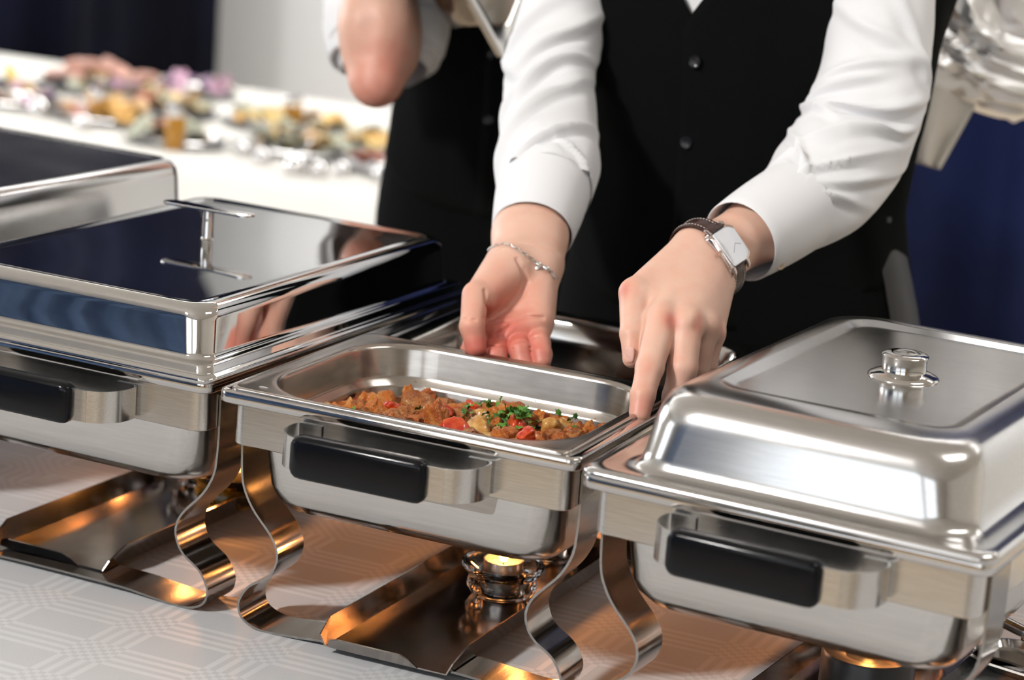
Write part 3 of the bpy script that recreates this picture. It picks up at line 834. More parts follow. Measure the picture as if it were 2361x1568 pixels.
# ------------------------------------------------------------------ cloth and skin
def skin_mat():
    m, nt, b = nodes_of('skin')
    at_ = add(nt, 'ShaderNodeAttribute'); at_.attribute_name = 'flush'
    tc = add(nt, 'ShaderNodeTexCoord')
    n = add(nt, 'ShaderNodeTexNoise'); n.inputs['Scale'].default_value = 60; n.inputs['Detail'].default_value = 4
    nt.links.new(tc.outputs['Object'], n.inputs['Vector'])
    ad = add(nt, 'ShaderNodeMath', operation='MULTIPLY_ADD'); ad.inputs[1].default_value = .45; ad.inputs[2].default_value = -.22
    nt.links.new(n.outputs['Fac'], ad.inputs[0])
    s = add(nt, 'ShaderNodeMath', operation='ADD'); nt.links.new(at_.outputs['Fac'], s.inputs[0]); nt.links.new(ad.outputs[0], s.inputs[1])
    r = add(nt, 'ShaderNodeValToRGB'); e = r.color_ramp.elements
    e[0].position = 0; e[0].color = (.75, .50, .385, 1); e[1].position = 1; e[1].color = (.62, .17, .125, 1)
    k = e.new(.45); k.color = (.70, .36, .265, 1)
    nt.links.new(s.outputs[0], r.inputs['Fac']); nt.links.new(r.outputs['Color'], b.inputs['Base Color'])
    b.inputs['Roughness'].default_value = .46
    b.inputs['Subsurface Weight'].default_value = .22; b.inputs['Subsurface Scale'].default_value = .006
    b.inputs['Subsurface Radius'].default_value = (1.0, .35, .2)
    v = add(nt, 'ShaderNodeTexVoronoi'); v.inputs['Scale'].default_value = 900
    nt.links.new(tc.outputs['Object'], v.inputs['Vector'])
    bp = add(nt, 'ShaderNodeBump'); bp.inputs['Strength'].default_value = .12; bp.inputs['Distance'].default_value = .0006
    nt.links.new(v.outputs['Distance'], bp.inputs['Height']); nt.links.new(bp.outputs['Normal'], b.inputs['Normal'])
    return m
M_SKIN = skin_mat()
M_NAIL = plain('fingernail', (.72, .42, .35), .25)
def cloth_mat(name, col, rough, weave, bump, **kw):
    m, nt, b = nodes_of(name)
    tc = add(nt, 'ShaderNodeTexCoord'); n = add(nt, 'ShaderNodeTexNoise'); n.inputs['Scale'].default_value = weave; n.inputs['Detail'].default_value = 3
    nt.links.new(tc.outputs['Object'], n.inputs['Vector'])
    b.inputs['Base Color'].default_value = (*col, 1); b.inputs['Roughness'].default_value = rough
    bp = add(nt, 'ShaderNodeBump'); bp.inputs['Strength'].default_value = bump; bp.inputs['Distance'].default_value = .001
    nt.links.new(n.outputs['Fac'], bp.inputs['Height']); nt.links.new(bp.outputs['Normal'], b.inputs['Normal'])
    for k, v in kw.items(): b.inputs[k].default_value = v
    return m
M_SHIRT = cloth_mat('white_cotton', (.80, .80, .815), .8, 700, .12, **{'Sheen Weight': .15})
M_VEST = cloth_mat('black_wool', (.0036, .0043, .0040), .95, 900, .3, **{'Specular IOR Level': .06})
M_TROUS = cloth_mat('black_trouser_cloth', (.0034, .0038, .0040), .95, 900, .3, **{'Specular IOR Level': .06})
M_SATIN = cloth_mat('grey_satin', (.0055, .006, .008), .42, 300, .1)
M_BELT = plain('black_belt', (.005, .005, .005), .6, 0, **{'Specular IOR Level': .1})
M_BUTTON = plain('dark_button', (.014, .014, .018), .12)
M_SHBUTTON = plain('tan_shirt_button', (.55, .42, .28), .35)

def skin_mesh(V, F, marks, name, parent):
    o = mesh(name, V, F, M_SKIN, parent, angle=None)
    # light Laplacian smoothing keeps the grid from showing
    me = o.data; V = np.array([v.co[:] for v in me.vertices])
    E = np.array([e.vertices[:] for e in me.edges])
    for _ in range(2):
        acc = np.zeros_like(V); c = np.zeros(len(V))
        np.add.at(acc, E[:, 0], V[E[:, 1]]); np.add.at(acc, E[:, 1], V[E[:, 0]]); np.add.at(c, E[:, 0], 1); np.add.at(c, E[:, 1], 1)
        V = V * .6 + .4 * acc / np.maximum(c, 1)[:, None]
    me.vertices.foreach_set('co', V.ravel()); me.update()
    fl = np.full(len(V), .12)
    for p, r, a in marks:
        fl += a * np.exp(-(np.linalg.norm(V - np.asarray(p), axis=1) / r) ** 2)
    atr = me.attributes.new('flush', 'FLOAT', 'POINT'); atr.data.foreach_set('value', np.clip(fl, 0, 1).astype(np.float32))
    return o

def chain_sdf(P, J, k=.003):
    f = None
    for (a, ra), (b, rb) in zip(J[:-1], J[1:]):
        g = d_cone(P, a, b, ra, rb); f = g if f is None else smin(f, g, k)
    return f

def groove(P, f, pts, r, depth):
    """press a crease along a polyline that lies on the skin"""
    for a, b in zip(pts[:-1], pts[1:]):
        a = np.asarray(a); b = np.asarray(b); ba = b - a
        h = np.clip(((P - a) @ ba) / (ba @ ba + 1e-12), 0, 1)
        d = np.linalg.norm(P - a - h[:, None] * ba, axis=1)
        f = f + depth * np.exp(-(d / r) ** 2)
    return f

A = at
# ---- the hand with the watch, back of the hand to the lens, forefinger hooked on the pan rim
RH = {
    'index': [(A(1527, 738, 2.318), .0160), (A(1498, 848, 2.283), .0128), (A(1482, 912, 2.262), .0112), (A(1474, 958, 2.256), .0098)],
    'middle': [(A(1582, 745, 2.318), .0158), (A(1574, 850, 2.300), .0136), (A(1556, 915, 2.300), .0115), (A(1545, 960, 2.305), .0098)],
    'ring': [(A(1622, 752, 2.335), .0146), (A(1606, 850, 2.338), .0118), (A(1585, 920, 2.345), .0105), (A(1570, 960, 2.35), .0095)],
    'pinky': [(A(1642, 768, 2.352), .0122), (A(1630, 842, 2.352), .0094), (A(1616, 895, 2.362), .0086), (A(1605, 930, 2.37), .008)],
    'thumb': [(A(1463, 676, 2.345), .0148), (A(1457, 770, 2.318), .0110), (A(1456, 828, 2.308), .0084)],
}
RW = A(1672, 582, 2.43); RW2 = A(1760, 520, 2.475); RE = A(2005, 270, 2.595)
def right_hand(P, arm=True):
    fing = None
    for n in ('index', 'middle', 'ring', 'pinky'):
        g = chain_sdf(P, RH[n], .004); fing = g if fing is None else smin(fing, g, .0022)
    palm = d_cone(P, A(1628, 592, 2.415), RH['index'][0][0], .0250, .0165)
    for b, n, r in ((A(1640, 595, 2.415), 'middle', .024), (A(1648, 605, 2.42), 'ring', .0225), (A(1652, 615, 2.425), 'pinky', .0205)):
        palm = smin(palm, d_cone(P, b, RH[n][0][0], r, RH[n][0][1] * .98), .010)
    th = d_cone(P, A(1612, 578, 2.415), RH['thumb'][0][0], .0255, .0135)
    web = d_cone(P, A(1600, 620, 2.40), A(1502, 690, 2.345), .022, .0100)
    palm = smin(palm, th, .014); palm = smin(palm, web, .016)
    f = smin(palm, fing, .0055)
    f = smin(f, chain_sdf(P, RH['thumb'], .004), .0045)
    wrist = d_cone(P, A(1625, 600, 2.422), RW2, .0295, .0315); f = smin(f, wrist, .018)
    if arm: f = smin(f, d_cone(P, RW2, RE, .0315, .044), .02)
    # knuckle bones, tendons and veins
    for n, a in (('index', .0020), ('middle', .0024), ('ring', .0018), ('pinky', .0012)):
        c = RH[n][0][0] - CAM_F * RH[n][0][1]
        f = f - a * np.exp(-(np.linalg.norm(P - c, axis=1) / .0075) ** 2)
    f = groove(P, f, [A(1560, 660, 2.345), A(1550, 735, 2.300)], .006, .0012)
    f = groove(P, f, [A(1604, 690, 2.335), A(1603, 750, 2.302)], .006, .0013)
    f = groove(P, f, [A(1575, 690, 2.33), A(1600, 640, 2.36), A(1625, 600, 2.39)], .003, -.0007)
    f = groove(P, f, [A(1575, 690, 2.33), A(1560, 640, 2.355)], .0025, -.0005)
    # wrinkles on the middle joints
    for du in (-8, 0, 8):
        f = groove(P, f, [A(1482, 848 + du, 2.2715), A(1512, 854 + du, 2.2715)], .0013, .0006)
    for du in (-6, 3):
        f = groove(P, f, [A(1438, 752 + du, 2.308), A(1474, 750 + du, 2.308)], .0013, .0006)
    return f
# ---- the open hand behind the pan, palm to the lens
LH = {
    'index': [(A(1102, 775, 2.468), .0135), (A(1088, 812, 2.445), .0112), (A(1086, 850, 2.436), .0102), (A(1088, 885, 2.44), .0092)],
    'middle': [(A(1146, 790, 2.470), .0138), (A(1143, 822, 2.440), .0112), (A(1146, 866, 2.434), .0104), (A(1150, 900, 2.44), .0094)],
    'ring': [(A(1196, 780, 2.472), .0134), (A(1201, 808, 2.441), .0112), (A(1209, 852, 2.434), .0102), (A(1214, 885, 2.44), .0092)],
    'pinky': [(A(1240, 764, 2.475), .0124), (A(1244, 793, 2.448), .0106), (A(1249, 818, 2.438), .0102), (A(1250, 834, 2.434), .0088)],
    'thumb': [(A(1097, 680, 2.452), .0138), (A(1088, 752, 2.432), .0118), (A(1097, 800, 2.430), .0104)],
}
LW = A(1222, 570, 2.53); LE = A(1265, 190, 2.72)
def left_hand(P, arm=True):
    fing = None
    for n in ('index', 'middle', 'ring', 'pinky'):
        g = chain_sdf(P, LH[n], .003); fing = g if fing is None else smin(fing, g, .0015)
    palm = d_cone(P, A(1180, 615, 2.512), LH['index'][0][0], .0235, .0140)
    for b, n, r in ((A(1200, 615, 2.515), 'middle', .0235), (A(1222, 615, 2.515), 'ring', .0230), (A(1240, 620, 2.512), 'pinky', .0200)):
        palm = smin(palm, d_cone(P, b, LH[n][0][0], r, LH[n][0][1]), .010)
    thenar = d_cone(P, A(1172, 625, 2.494), A(1112, 682, 2.462), .0275, .0180)
    hypo = d_cone(P, A(1240, 650, 2.500), A(1240, 735, 2.474), .0185, .0165)
    f = smin(palm, hypo, .010); f = smin(f, thenar, .007)
    pad = d_cone(P, A(1150, 770, 2.466), A(1225, 755, 2.468), .0155, .0150); f = smin(f, pad, .006)
    f = smin(f, fing, .0018)
    f = smin(f, chain_sdf(P, LH['thumb'], .004), .0038)
    wr = smin(d_cone(P, A(1196, 600, 2.515), A(1195, 540, 2.548), .027, .0265), d_cone(P, A(1244, 605, 2.515), A(1252, 545, 2.548), .0245, .0245), .012)
    f = smin(f, wr, .014)
    if arm: f = smin(f, d_cone(P, A(1224, 545, 2.545), LE, .030, .044), .02)
    # lines of the palm
    def on(u, v): 
        ds = np.linspace(2.38, 2.56, 120); q = np.array([A(u, v, d) for d in ds]); return q
    return f
def crease_pts(fn, px, d0=2.36, d1=2.58):
    out = []
    for u, v in px:
        p = ray_hit(fn, u, v, d0, d1)
        if p is not None: out.append(p)
    return out
_lines = [([(1192, 598), (1205, 625), (1206, 650), (1195, 678), (1170, 710), (1140, 732), (1122, 740)], .0022, .0019),
          ([(1120, 742), (1150, 742), (1180, 738), (1215, 730), (1252, 733)], .0020, .0012),
          ([(1208, 620), (1214, 650), (1205, 680), (1190, 695)], .0028, .0010),
          ([(1145, 772), (1175, 752), (1190, 735)], .0022, .0009), ([(1160, 775), (1180, 745)], .0018, .0008), ([(1118, 670), (1120, 700), (1124, 735)], .0020, .0016),
          ([(1225, 795), (1272, 793)], .0011, .0007), ([(1223, 812), (1272, 810)], .0011, .0007), ([(1180, 805), (1222, 802)], .0011, .0007), ([(1125, 815), (1165, 812)], .0011, .0007),
          ([(1122, 801), (1143, 797), (1166, 803)], .0016, .0011), ([(1180, 791), (1200, 784), (1222, 791)], .0016, .0011), ([(1222, 783), (1245, 773), (1270, 777)], .0016, .0011),
          ([(1068, 735), (1092, 738), (1118, 732)], .0013, .0006), ([(1150, 575), (1200, 560), (1262, 575), (1290, 590)], .0016, .0006)]
LCREASE = [(crease_pts(left_hand, px), r, d) for px, r, d in _lines]
def left_hand_full(P):
    f = left_hand(P)
    for pts, r, d in LCREASE:
        if len(pts) > 1: f = groove(P, f, pts, r * .75, d * 3.4)
    return f

def bbox(*pts, pad=.05):
    Q = np.array(pts); return Q.min(0) - pad, Q.max(0) + pad

# ---- bodies: one mesh with torso, neck, head, arms, hands and legs
def body_core(sh_l, sh_r, el_l, el_r, cx, cy, hip_z, sh_z, fore=()):
    """coarse figure under the clothes; returns an SDF"""
    def fn(P):
        I3 = np.eye(3)
        f = d_ell(P, (cx, cy, sh_z - .17), I3, (.155, .098, .27))
        f = smin(f, d_ell(P, (cx, cy, hip_z + .03), I3, (.150, .095, .17)), .06)
        f = smin(f, d_cone(P, (cx - .12, cy + .01, sh_z - .03), (cx + .12, cy + .01, sh_z - .03), .055, .055), .06)
        f = smin(f, d_cone(P, (cx, cy + .01, sh_z - .02), (cx, cy - .005, sh_z + .10), .056, .050), .03)
        hc = np.array((cx, cy - .020, sh_z + .20))
        f = smin(f, d_ell(P, hc, I3, (.074, .094, .108)), .02)
        f = smin(f, d_ell(P, hc + (0, -.025, -.065), I3, (.052, .062, .055)), .02)
        f = smin(f, d_cone(P, hc + (0, -.094, .012), hc + (0, -.112, -.022), .008, .013), .010)      # nose
        for s in (-1, 1):
            f = smin(f, d_ell(P, hc + (s * .076, .004, -.008), I3, (.010, .020, .032)), .006)           # ears
            f = smax(f, -d_ell(P, hc + (s * .031, -.096, .006), I3, (.018, .012, .010)), .010)          # eye sockets
            f = smin(f, d_ell(P, hc + (s * .031, -.084, .005), I3, (.012, .010, .009)), .004)
        f = smin(f, d_ell(P, hc + (0, -.088, -.052), I3, (.024, .010, .007)), .006)                       # lips
        for a, b in ((sh_l, el_l), (sh_r, el_r)):
            f = smin(f, d_cone(P, a, b, .032, .025), .03)
        for a, b in fore:
            f = smin(f, d_cone(P, a, b, .025, .027), .02)
        for s in (-1, 1):
            f = smin(f, d_cone(P, (cx + s * .085, cy, hip_z - .02), (cx + s * .085, cy, (hip_z + FLOOR) / 2), .082, .055), .04)
            f = smin(f, d_cone(P, (cx + s * .085, cy, (hip_z + FLOOR) / 2), (cx + s * .085, cy + .01, FLOOR + .09), .055, .036), .02)
            f = smin(f, d_cone(P, (cx + s * .085, cy + .01, FLOOR + .055), (cx + s * .09, cy - .14, FLOOR + .045), .034, .026), .02)
        return f
    return fn

def merge(*meshes):
    V = []; F = []; n = 0
    for v, f in meshes:
        V.append(v); F.append(np.asarray(f) + n); n += len(v)
    return np.concatenate(V), np.concatenate(F)

def hair_cap(cx, cy, sh_z, parent, col):
    hc = np.array((cx, cy - .020, sh_z + .20)); I3 = np.eye(3)
    def fn(P):
        f = d_ell(P, hc + (0, .010, .018), I3, (.083, .098, .108))
        f = smax(f, -d_ell(P, hc + (0, -.085, -.050), I3, (.080, .075, .105)), .01)
        f = smax(f, (P[:, 2] * -1 + hc[2] - .065), .01)
        return f + .0025 * np.sin(P[:, 0] * 900) * np.sin(P[:, 1] * 300 + P[:, 2] * 500)
    V, F = surface_nets(fn, hc - .16, hc + .17, .006)
    return mesh('hair', V, F, plain('hair_' + parent.name, col, .5), parent, angle=None)

# person with the watch
PA = dict(cx=.215, cy=.772, hip=.290, sh=.830)
ash_r = A(2030, -330, 2.72); ash_l = A(1360, -330, 2.86)
person = thing('person', 'person in black waistcoat and white shirt reaching both hands into the food pan', 'person', (0, 0, 0))
V1 = surface_nets(right_hand, *bbox(*[j[0] for c in RH.values() for j in c], A(1800, 490, 2.50), pad=.036), .0011)
V2 = surface_nets(left_hand_full, *bbox(*[j[0] for c in LH.values() for j in c], A(1235, 490, 2.57), pad=.036), .0011)
V3 = surface_nets(body_core(ash_l, ash_r, LE, RE, PA['cx'], PA['cy'], PA['hip'], PA['sh'], ((LE, A(1232, 500, 2.565)), (RE, A(1790, 498, 2.492)))), (-.15, .20, FLOOR - .02), (.62, .95, 1.12), .0085)
marks = [(A(1545, 738, 2.300), .010, .75), (A(1606, 752, 2.305), .007, .55), (A(1608, 730, 2.31), .006, .5), (A(1600, 775, 2.31), .007, .35), (A(1436, 668, 2.335), .012, .6), (A(1497, 850, 2.268), .012, .30), (A(1478, 940, 2.25), .022, .45), (A(1455, 800, 2.30), .016, .22), (A(1652, 757, 2.34), .010, .3),
         (A(1560, 820, 2.29), .016, .2), (A(1160, 720, 2.46), .040, .40), (A(1195, 790, 2.45), .034, .42), (A(1130, 800, 2.44), .034, .45), (A(1245, 815, 2.43), .022, .50), (A(1090, 805, 2.42), .020, .45), (A(1235, 660, 2.48), .018, .20), (A(1160, 660, 2.455), .018, .14), (A(1085, 830, 2.43), .02, .3), (A(1068, 665, 2.44), .012, .2)]
body = skin_mesh(*merge(V1, V2, V3), marks, 'body', person)
hair_cap(PA['cx'], PA['cy'], PA['sh'], person, (.03, .018, .01))

# thumbnail of the watch hand
def nail(c, up, nrm, w, l, parent):
    up = np.asarray(up) / np.linalg.norm(up); nrm = np.asarray(nrm) / np.linalg.norm(nrm); sx = np.cross(up, nrm); sx /= np.linalg.norm(sx)
    n = 9; V = []; F = []
    for j in range(n):
        for i in range(n):
            a, b = (i / (n - 1) - .5) * 2, (j / (n - 1) - .5) * 2
            a2 = a * math.sqrt(1 - .35 * b * b); 
            V.append(np.asarray(c) + sx * a2 * w / 2 + up * b * l / 2 * math.sqrt(1 - .25 * a * a) + nrm * (-.22 * w * a2 * a2 - .05 * l * b * b))
    for j in range(n - 1):
        for i in range(n - 1): F.append((j * n + i, j * n + i + 1, (j + 1) * n + i + 1, (j + 1) * n + i))
    o = mesh('fingernail', V, F, M_NAIL, parent, angle=None); s = o.modifiers.new('thick', 'SOLIDIFY'); s.thickness = .0008; return o
pn = ray_hit(right_hand, 1449, 818, 2.2, 2.4)
if pn is not None:
    nail(pn - CAM_F * .0004 - CAM_R * .001, A(1449, 800, 2.3) - A(1447, 834, 2.3), -CAM_F * .8 - CAM_R * .6, .0125, .0155, body)

# ------------------------------------------------------------------ clothes
def sleeve_mesh(path, rad, folds, seed, nr=110, na=84, open_end=True, camflat=1.0, amp=1.0):
    """tube with pressed-in folds; path/rad are control points"""
    P = catmull(path, 16); s = np.linspace(0, 1, len(P)); S = np.linspace(0, 1, nr)
    C = np.stack([np.interp(S, s, P[:, i]) for i in range(3)], 1); r = np.interp(S, np.linspace(0, 1, len(rad)), rad)
    T, U, Wd = frames(C)
    # angle 0 faces the camera
    U = np.array([(-CAM_F) - t * ((-CAM_F) @ t) for t in T]); U /= np.linalg.norm(U, axis=1)[:, None]; Wd = np.cross(T, U)
    a = np.linspace(-np.pi, np.pi, na, endpoint=False)
    SS, AA = np.meshgrid(S, a, indexing='ij')
    D = np.zeros_like(SS); rs = np.random.RandomState(seed)
    for f in folds:
        s0, a0, k, w, h, win = f; w *= .8; h *= 1.45
        dA = (AA - a0 + np.pi) % (2 * np.pi) - np.pi
        q = (SS - s0 - k * dA) / w
        D += h * (np.exp(-q ** 2) - .55 * np.exp(-((q - 1.9) / 1.2) ** 2)) * np.exp(-(dA / win) ** 2)
    Pn = np.stack([np.cos(AA).ravel() * .35, np.sin(AA).ravel() * .35, SS.ravel() * 1.4], 1)
    D += amp * (.0030 * fnoise(Pn, seed, 2, .8).reshape(D.shape) + .0012 * fnoise(Pn, seed + 9, 2, 2.6).reshape(D.shape))
    R = r[:, None] + np.maximum(D, -.007)
    V = C[:, None, :] + R[..., None] * (np.cos(AA)[..., None] * U[:, None, :] * camflat + np.sin(AA)[..., None] * Wd[:, None, :])
    rings = [V[i] for i in range(nr)]
    return loft(rings)

def cuff_mesh(path, r0, r1, th=.0022, camflat=1.0):
    P = np.asarray(path, float); n = 12; C = np.stack([np.linspace(P[0][i], P[1][i], n) for i in range(3)], 1)
    t = (P[1] - P[0]) / np.linalg.norm(P[1] - P[0]); U = -CAM_F - t * (-CAM_F @ t); U /= np.linalg.norm(U); Wd = np.cross(t, U)
    a = np.linspace(-np.pi, np.pi, 84, endpoint=False); rings = []
    def ring(c, r): return c + r * (np.cos(a)[:, None] * U * camflat + np.sin(a)[:, None] * Wd)
    q = np.linspace(0, 1, n)
    for i in range(n): rings.append(ring(C[i], r0 + (r1 - r0) * q[i] + .0012 * math.sin(q[i] * 3.14)))
    rings.append(ring(C[-1] + t * .0012, r1 - th * .5))
    for i in range(n - 1, -1, -1): rings.append(ring(C[i], r0 + (r1 - r0) * q[i] - th))
    return loft(rings, loop=True)

shirt = thing('shirt', '', None); del shirt['label']; shirt.parent = person; shirt.name = 'shirt'
# watch arm: shoulder -> elbow -> cuff
rp = [A(2030, -330, 2.72), A(2034, -150, 2.655), A(2032, 0, 2.630), A(2022, 130, 2.615), A(1997, 250, 2.600), A(1955, 345, 2.585), A(1890, 430, 2.545), A(1812, 492, 2.505)]
rrad = [.060, .057, .0555, .0565, .0610, .0610, .0570, .0440]
rs_ = np.random.RandomState(4)
rf = [(.50, .2, .05, .020, .0055, .9), (.56, .5, .07, .020, .0060, .8), (.61, -.3, .10, .022, .0050, .9), (.66, .3, .09, .020, .0045, .8), (.72, -.2, .16, .022, .0045, 1.0), (.79, .4, .14, .020, .0050, .8), (.85, -.5, .18, .018, .0045, .7), (.90, .2, .2, .016, .0050, .7),
      (.945, -.3, .12, .014, .0045, .6), (.95, .7, -.10, .014, .0045, .5), (.44, -.4, -.05, .024, .0040, .9), (.38, .6, -.10, .026, .0030, .9), (.30, -.1, -.2, .030, .0030, 1.0), (.88, 1.1, -.2, .018, .0055, .5), (.70, 1.2, -.1, .02, .005, .6)]
mesh('sleeve', *sleeve_mesh(rp, rrad, rf, 21), M_SHIRT, shirt, angle=None)
cu = mesh('cuff', *cuff_mesh([A(1832, 478, 2.515), A(1708, 556, 2.452)], .0475, .0425), M_SHIRT, shirt, angle=40)
# bracelet arm
lp = [A(1360, -330, 2.86), A(1345, -180, 2.82), A(1318, -40, 2.785), A(1288, 90, 2.755), A(1268, 190, 2.73), A(1270, 290, 2.69), A(1262, 380, 2.635), A(1256, 440, 2.60)]
lrad = [.060, .055, .0500, .0510, .0520, .0510, .0560, .0480]
lf = [(.48, .0, .10, .024, .0060, .9), (.54, .3, .12, .022, .0065, .8), (.60, -.2, .10, .022, .0055, .9), (.66, .4, .12, .020, .0060, .8), (.73, -.1, .12, .022, .0050, .9), (.80, .5, .14, .020, .0055, .7), (.86, -.4, .10, .018, .0045, .7), (.93, .2, .12, .016, .0050, .7), (.96, -.6, -.1, .014, .0040, .6),
      (.42, .5, .1, .026, .0045, .9), (.35, .2, .14, .028, .0035, 1.0), (.57, 1.2, -.1, .02, .005, .5), (.70, 1.1, .1, .02, .006, .5)]
mesh('sleeve', *sleeve_mesh(lp, lrad, lf, 33), M_SHIRT, shirt, angle=None)
mesh('cuff', *cuff_mesh([A(1258, 418, 2.612), A(1228, 534, 2.556)], .0500, .0425), M_SHIRT, shirt, angle=40)

# torso rings: half-width, half-depth at a height
def torso_ring(z, cx, cy, wx, wy, a0, a1, n, e=2.35):
    a = np.linspace(a0, a1, n); c, s = np.cos(a), np.sin(a)
    return np.stack([cx + wx * np.sign(c) * np.abs(c) ** (2 / e), cy + wy * np.sign(s) * np.abs(s) ** (2 / e), np.full(n, z)], 1)
TOR = [(.18, .206, .124), (.24, .200, .122), (.29, .188, .118), (.345, .181, .115), (.42, .186, .118), (.50, .199, .126), (.585, .2125, .131), (.67, .216, .130), (.73, .205, .118), (.785, .165, .096), (.815, .10, .080)]
def tor(z, k=0.0):
    zs = [t[0] for t in TOR]; return np.interp(z, zs, [t[1] for t in TOR]) + k, np.interp(z, zs, [t[2] for t in TOR]) + k
def shirt_body(cx, cy, parent, dz=0.0):
    R = []
    for z in np.linspace(.26, .83, 26):
        wx, wy = tor(z, -.006); R.append(torso_ring(z + dz, cx, cy, wx, wy, 0, 2 * np.pi * (1 - 1 / 72), 72))
    return mesh('shirt_body', *loft(R), M_SHIRT, parent, angle=None)
def vest_mesh(cx, cy, zv, slope, dz=0.0, lower=.262, seed=2, step=.0, dip=.05, aoff=-.11):
    """open sheet from one front edge round the back to the other; V neck above zv; pointed hem below"""
    R = []; n = 140
    for z in np.linspace(0, 1, 60):
        row = []
        for side in range(n):
            s = side / (n - 1)
            zz = lower + (.785 - lower) * z
            half = max(0.0, (zz - zv)) * slope
            wx, wy = tor(zz)
            da = math.asin(min(.95, half / wx))
            a0 = -math.pi / 2 + aoff + da - .035; a1 = 1.5 * math.pi + aoff - da + .035
            a = a0 + (a1 - a0) * s
            # hem: dips into points at the front
            fr = max(0.0, math.cos(a + math.pi / 2)); zh = zz - (1 - z) ** 2 * (dip * max(0, fr - .5) * 2 - .012 * (1 - fr))
            wx, wy = tor(zh); k = .004 + (.0028 if s < .5 else 0) * (1 if fr > .98 else 0) + .0025 * math.sin(9 * a + 14 * zz + seed) * (.3 + .7 * (1 - fr)) + .002 * math.sin(31 * zz + 3 * a)
            c, sn = math.cos(a), math.sin(a); e = 2 / 2.35
            row.append((cx + (wx + k) * np.sign(c) * abs(c) ** e, cy + (wy + k) * np.sign(sn) * abs(sn) ** e, zh + dz))
        R.append(np.array(row))
    V = np.concatenate(R); F = []
    for i in range(len(R) - 1):
        for k in range(n - 1): F.append((i * n + k, i * n + k + 1, (i + 1) * n + k + 1, (i + 1) * n + k))
    return V, F
def trousers_mesh(cx, cy, waist, parent):
    R = []
    for z in np.linspace(waist, waist - .26, 10):
        t = (waist - z) / .26; wx, wy = .180 + .036 * math.sin(t * 2.2), .116 + .012 * math.sin(t * 2.4)
        R.append(torso_ring(z, cx + .016 * t, cy, wx, wy, 0, 2 * np.pi * (1 - 1 / 64), 64))
    b = MB(); b.put(*loft(R, False, True))
    for s in (-1, 1):
        R = []
        for z, x, r in ((waist - .20, .098, .100), (waist - .32, .100, .097), (waist - .55, .098, .080), (waist - .80, .096, .074), (FLOOR + .05, .094, .078)):
            a = np.linspace(0, 6.283, 40, endpoint=False); R.append(np.stack([cx + s * x + r * np.cos(a), cy + 1.08 * r * np.sin(a), np.full(40, z)], 1))
        b.put(*loft(R, True, True))
    return b.build('trousers', M_TROUS, parent, angle=None)
def shoes(cx, cy, parent):
    for s in (-1, 1):
        R = []
        for z, k in ((0, 1), (.02, 1.02), (.045, .95), (.07, .72), (.085, .45)):
            a = np.linspace(0, 6.283, 32, endpoint=False); R.append(np.stack([cx + s * .092 + .046 * k * np.cos(a), cy - .045 + (.14 * k) * np.sin(a) + .03 * (1 - k), np.full(32, FLOOR + z)], 1))
        mesh('shoe', *loft(R, True, True), M_BELT, parent, angle=50)

cx, cy = PA['cx'], PA['cy']
shirt_body(cx, cy, shirt)
vest = mesh('waistcoat', *vest_mesh(cx, cy, .545, .62), M_VEST, person, angle=None)
sm = vest.modifiers.new('thick', 'SOLIDIFY'); sm.thickness = .003
trousers_mesh(cx, cy, .325, person); shoes(cx, cy, person)
mesh('belt', *loft([torso_ring(z, cx, cy, .180 + k * .5, .116 + k * .5, 0, 2 * np.pi * (1 - 1 / 64), 64) for z, k in ((.298, 0), (.298, .004), (.328, .004), (.328, 0))], loop=True), M_BELT, person, angle=40)
def front_y(px_u, px_v, rad_k=.008):
    """point of the waistcoat front under a pixel"""
    best = None
    for y in np.linspace(.60, .80, 400):
        p = on_y(px_u, px_v, y); wx, wy = tor(p[2], rad_k)
        if abs((p[0] - cx) / wx) ** 2.35 + abs((p[1] - cy) / wy) ** 2.35 < 1: return p
    return on_y(px_u, px_v, .66)
def button(p, r, mat, parent, nrm=(0.12, -1, 0)):
    V, F = lathe([(0, .0016), (.45, .0012), (.62, .0020), (.85, .0022), (1.0, .0010), (1.0, -.001)], 28)
    n = Vector(nrm).normalized(); q = n.to_track_quat('Z', 'Y').to_matrix(); V = np.array([(q @ Vector((v[0] * r, v[1] * r, v[2])))[:] for v in V])
    return mesh('button', V + np.asarray(p), F, mat, parent, angle=50)
for u, v in ((1604, 142), (1584, 328)):
    button(front_y(u, v) + np.array([0, -.002, 0]), .0068, M_BUTTON, vest)
button(on_y(1607, 34, front_y(1607, 34, -.004)[1]) + np.array([0, -.001, 0]), .0050, M_SHBUTTON, shirt)
button(ray_hit(lambda P: d_cone(P, A(1818, 488, 2.508), A(1708, 556, 2.452), .048, .0425), 1796, 612, 2.3, 2.6) if False else A(1798, 612, 2.452), .0048, M_SHBUTTON, cu, tuple(-CAM_F))
# satin stripe down the trouser side
R = []
for z in np.linspace(.345, -.30, 26):
    t = min(1, max(0, (.325 - z) / .26)); wx, wy = .180 + .036 * math.sin(t * 2.2) + .0025, .116 + .012 * math.sin(t * 2.4) + .0025
    R.append(torso_ring(z, cx + .016 * t, cy, wx, wy, -.36, .10, 10))
V = np.concatenate(R); F = [(i * 10 + k, i * 10 + k + 1, (i + 1) * 10 + k + 1, (i + 1) * 10 + k) for i in range(25) for k in range(9)]
st = mesh('satin_stripe', V, F, M_SATIN, person, angle=None); st['label'] = 'grey satin stripe down the trouser side'

